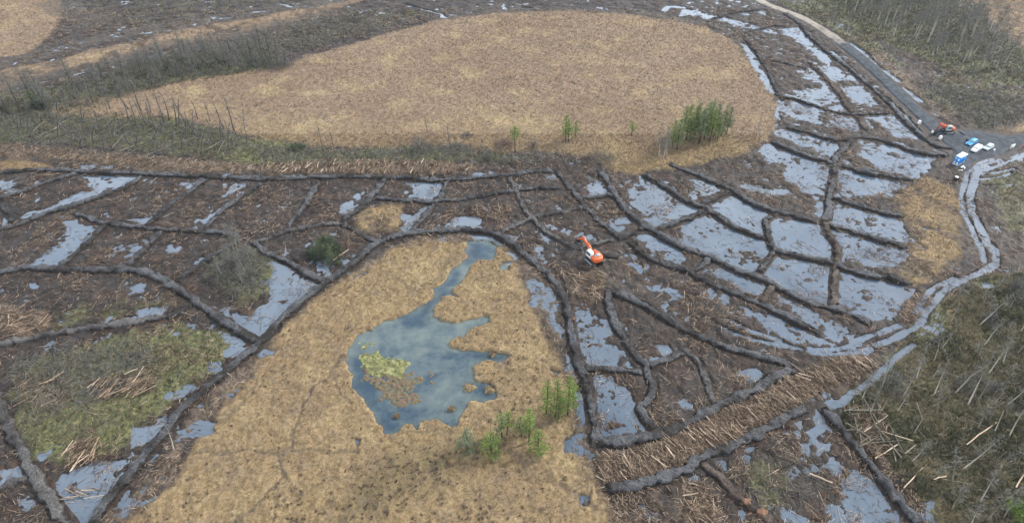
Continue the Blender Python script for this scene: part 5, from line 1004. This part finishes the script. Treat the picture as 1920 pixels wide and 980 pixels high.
MB().profile(prof, -.95, .95, inset=.16).build('body', WHITE_M, v)
MB().quad([(.92, -.70, 1.748), (.92, .70, 1.748), (1.33, .76, 1.283), (1.33, -.76, 1.283)]).build('windscreen', SILVER_M, v)
for s in (-1, 1): MB().box((.45, s * .955, 1.35), (.75, .02, .42)).build('side_window', GLASS_M, v); MB().box((-.2, s * .955, 1.05), (.035, .012, 1.1)).build('door_seam', STEEL_M, v)
MB().tube([(-1.75, -.35, 1.945), (-1.75, -.35, 1.99)], .14, 12).build('roof_vent', STEEL_M, v); wheels(v, (-1.5, 1.5), .93)
for s in (-1, 1): MB().box((h - .10, s * .62, .82), (.2, .3, .13)).build('headlight', LAMP_M, v)
park(v, (1830.3, 280.8), (1840, 273.5), (1820, 285), 'white round nosed van parked between the blue car and the silver car', 'van')

# ------------------------------------------------------------------ blue site cabin
A, B, C = ground((1781.8, 309.2)), ground((1794.9, 313.2)), ground((1810.4, 304.2)); W_ = float(np.linalg.norm(B - A)); L_ = float(np.linalg.norm(C - B)); ce = (A + C) / 2; hz = math.atan2(*(C - B)[::-1])
cb = empty('site_cabin', (ce[0], ce[1], .2), hz); HB = 2.3; cb.scale = (.80, .80, .80)
MB().box((0, 0, .14), (L_ + .04, W_ + .04, .28)).build('base_skirt', WHITE_M, cb)
w_ = MB().box((0, 0, .28 + HB / 2), (L_, W_, HB))
for x in np.linspace(-L_ / 2 + .2, L_ / 2 - .2, 12): w_.box((x, -W_ / 2 - .015, .28 + HB / 2), (.10, .05, HB - .3)); w_.box((x, W_ / 2 + .015, .28 + HB / 2), (.10, .05, HB - .3))
w_.build('wall', CBLUE_M, cb)
MB().box((0, 0, .28 + HB + .07), (L_ + .14, W_ + .14, .14), taper=.97).build('roof', WHITE_M, cb)
xe = -L_ / 2
for y, z, sy, sz, nm in [(.32 * W_, 1.95, .26, .30, 'notice'), (-.25 * W_, 1.75, .40, .62, 'window'), (.28 * W_, .72, .30, .46, 'panel'), (-.25 * W_, .66, .36, .56, 'panel')]: MB().box((xe - .02, y, z), (.06, sy, sz)).build(nm, SIGN_M if nm != 'window' else LAMP_M, cb)
MB().box((.2 * L_, -W_ / 2 - .05, 1.3), (.85, .06, 1.95)).build('door', CBLUE_M, cb)
tag(cb, 'bright blue site cabin with a white roof at the edge of the gravel yard', 'cabin')

# ------------------------------------------------------------------ small things round the yard
def bag(px, h, lab):
    p = ground(px); bm = bmesh.new(); bmesh.ops.create_cube(bm, size=1); bmesh.ops.subdivide_edges(bm, edges=bm.edges[:], cuts=4, use_grid_fill=True)
    for v_ in bm.verts:
        x, y, z = v_.co; f = 1 + .18 * math.cos(z * 3.0); r_ = math.sqrt(x * x + y * y) + 1e-6; k = .5 * f / max(abs(x), abs(y), 1e-6) * r_; v_.co = Vector((x / (1 + .5 * r_) * f * .55 * (h + .25), y / (1 + .5 * r_) * f * .55 * (h + .25), (z + .5) * h + .03 * math.sin(9 * x + 7 * y)))
    me = bpy.data.meshes.new('bulk_bag'); bm.to_mesh(me); bm.free(); me.materials.append(BAG_M); o = bpy.data.objects.new('bulk_bag', me); col.objects.link(o); o.location = (p[0], p[1], float(max(at(*p), 0)) + .12); return tag(o, lab, 'bag')
bag((1722, 234), .95, 'white bulk bag on the track verge, farther up the track than the others'); bag((1761.5, 262.5), .9, 'white bulk bag on the track verge below the red excavator'); bag((1747, 251), .6, 'small white bag beside the bucket of the red excavator'); bag((1862.5, 284.5), .5, 'tiny white bag in the mud just below the silver car')
p = ground((1894, 283)); s_ = empty('notice_board', (p[0], p[1], .1), .35)
MB().box((0, 0, 1.15), (1.25, .06, 1.1)).build('board', SIGN_M, s_); MB().box((0, -.034, 1.2), (.16, .012, .55)).build('mark', STEEL_M, s_)
for x in (-.45, .45): MB().box((x, .07, .55), (.08, .08, 1.3)).build('post', STEEL_M, s_)
tag(s_, 'small white notice board with a dark mark at the edge of the yard', 'sign')
p = ground((1790.5, 339)); s_ = empty('marker_drum', (p[0], p[1], float(max(at(*p), 0)))); MB().tube([(0, 0, 0), (0, 0, .15), (0, 0, .75), (0, 0, .85)], [.42, .46, .46, .42], 14).build('drum', RUBBER_M, s_, smooth_=True); MB().tube([(0, 0, .852), (0, 0, .90)], [.40, .36], 14).build('lid', WHITE_M, s_)
tag(s_, 'dark drum with a white lid standing below the blue cabin', 'drum')
for (px, sz, rz, lab) in [((1803.5, 315), (1.1, .45, .08), .6, 'white board lying on the ground beside the blue cabin, the larger of two'), ((1807.5, 317.5), (.75, .22, .08), .9, 'narrow white board lying beside the larger one near the blue cabin'), ((1800, 321.5), (1.0, .18, .08), 0, 'pale plank lying below two white boards near the blue cabin')]:
    p = ground(px); o = MB().box((0, 0, 0), sz, rz).box((0, 0, .07), (sz[0] * .9, sz[1] * .35, .05), rz).build('board', WHITE_M, None, (p[0], p[1], float(max(at(*p), 0)) + .2)); tag(o, lab, 'board')

# ------------------------------------------------------------------ person in red at the right frame edge
def skin(name, verts, edges, radii, mt, parent):
    me = bpy.data.meshes.new(name); me.from_pydata(verts, edges, []); o = bpy.data.objects.new(name, me); col.objects.link(o); o.parent = parent
    md = o.modifiers.new('skin', 'SKIN'); md.use_smooth_shade = True
    for i, r_ in enumerate(radii): me.skin_vertices[0].data[i].radius = r_ if isinstance(r_, tuple) else (r_, r_)
    me.skin_vertices[0].data[0].use_root = True; o.modifiers.new('sub', 'SUBSURF').levels = 1; o.modifiers[-1].render_levels = 1; me.materials.append(mt); return o
g = G('person_cloth'); zc = g.n('SeparateXYZ', {0: g.obj()}, out=2); PERSON_M = g.done(g.mix(g.mr(zc, 1.40, 1.44), g.mix(g.mr(zc, .10, .12), (.02, .02, .02), (.015, .022, .06)), (.50, .30, .22)), .85)
pr_ = empty('person'); p = ground((1915.5, 281.5)); pr_.scale = (.82,) * 3; pr_.location = (p[0], p[1], .12); pr_.rotation_euler = (0, 0, -2.2)
V = [(0, 0, .95), (0, 0, 1.15), (0, 0, 1.38), (0, 0, 1.50), (.02, 0, 1.62), (.02, 0, 1.72), (0, .10, .90), (.03, .11, .50), (0, .12, .08), (.12, .13, .04), (0, -.10, .90), (-.03, -.11, .50), (-.05, -.12, .08), (.07, -.13, .04), (0, .20, 1.38), (.02, .26, 1.10), (.10, .25, .88), (.14, .24, .80), (0, -.20, 1.38), (.02, -.26, 1.10), (.10, -.25, .88), (.14, -.24, .80)]
E = [(0,1),(1,2),(2,3),(3,4),(4,5),(0,6),(6,7),(7,8),(8,9),(0,10),(10,11),(11,12),(12,13),(2,14),(14,15),(15,16),(16,17),(2,18),(18,19),(19,20),(20,21)]
RD = [(.13,.16),(.12,.15),(.12,.17),.055,.095,.07,.09,.065,.05,.045,.09,.065,.05,.045,.065,.05,.04,.035,.065,.05,.04,.035]
skin('body', V, E, RD, PERSON_M, pr_)
JACKET_M = paint('red_jacket', (.42, .045, .055), .8, .1)
skin('jacket', [(0,0,.86),(0,0,1.12),(0,0,1.40),(0,.21,1.385),(.02,.275,1.09),(.10,.265,.90),(0,-.21,1.385),(.02,-.275,1.09),(.10,-.265,.90)], [(0,1),(1,2),(2,3),(3,4),(4,5),(2,6),(6,7),(7,8)], [(.16,.20),(.155,.19),(.14,.18),.085,.068,.055,.085,.068,.055], JACKET_M, pr_)
MB().tube([(.01, 0, 1.70), (.01, 0, 1.76), (.01, 0, 1.82)], [.11, .115, .06], 10).build('hat', RUBBER_M, pr_, smooth_=True)
tag(pr_, 'person in a red jacket and dark trousers standing by the wet ruts', 'person')

# ------------------------------------------------------------------ thin haze over the whole moor
hm = bpy.data.materials.new('haze'); hm.use_nodes = True; ht = hm.node_tree; ht.nodes.clear(); ho = ht.nodes.new('ShaderNodeOutputMaterial'); hv = ht.nodes.new('ShaderNodeVolumePrincipled')
hv.inputs['Color'].default_value = (.80, .89, 1.0, 1); hv.inputs['Density'].default_value = HAZE; hv.inputs['Anisotropy'].default_value = .2
ht.links.new(hv.outputs['Volume'], ho.inputs['Volume'])
hz_ = MB().box((0, 400, 49), (2800, 2040, 106)).build('haze', hm); tag(hz_, kind='stuff'); hz_['label'] = 'thin bluish haze over the moor'; hz_['category'] = 'haze'
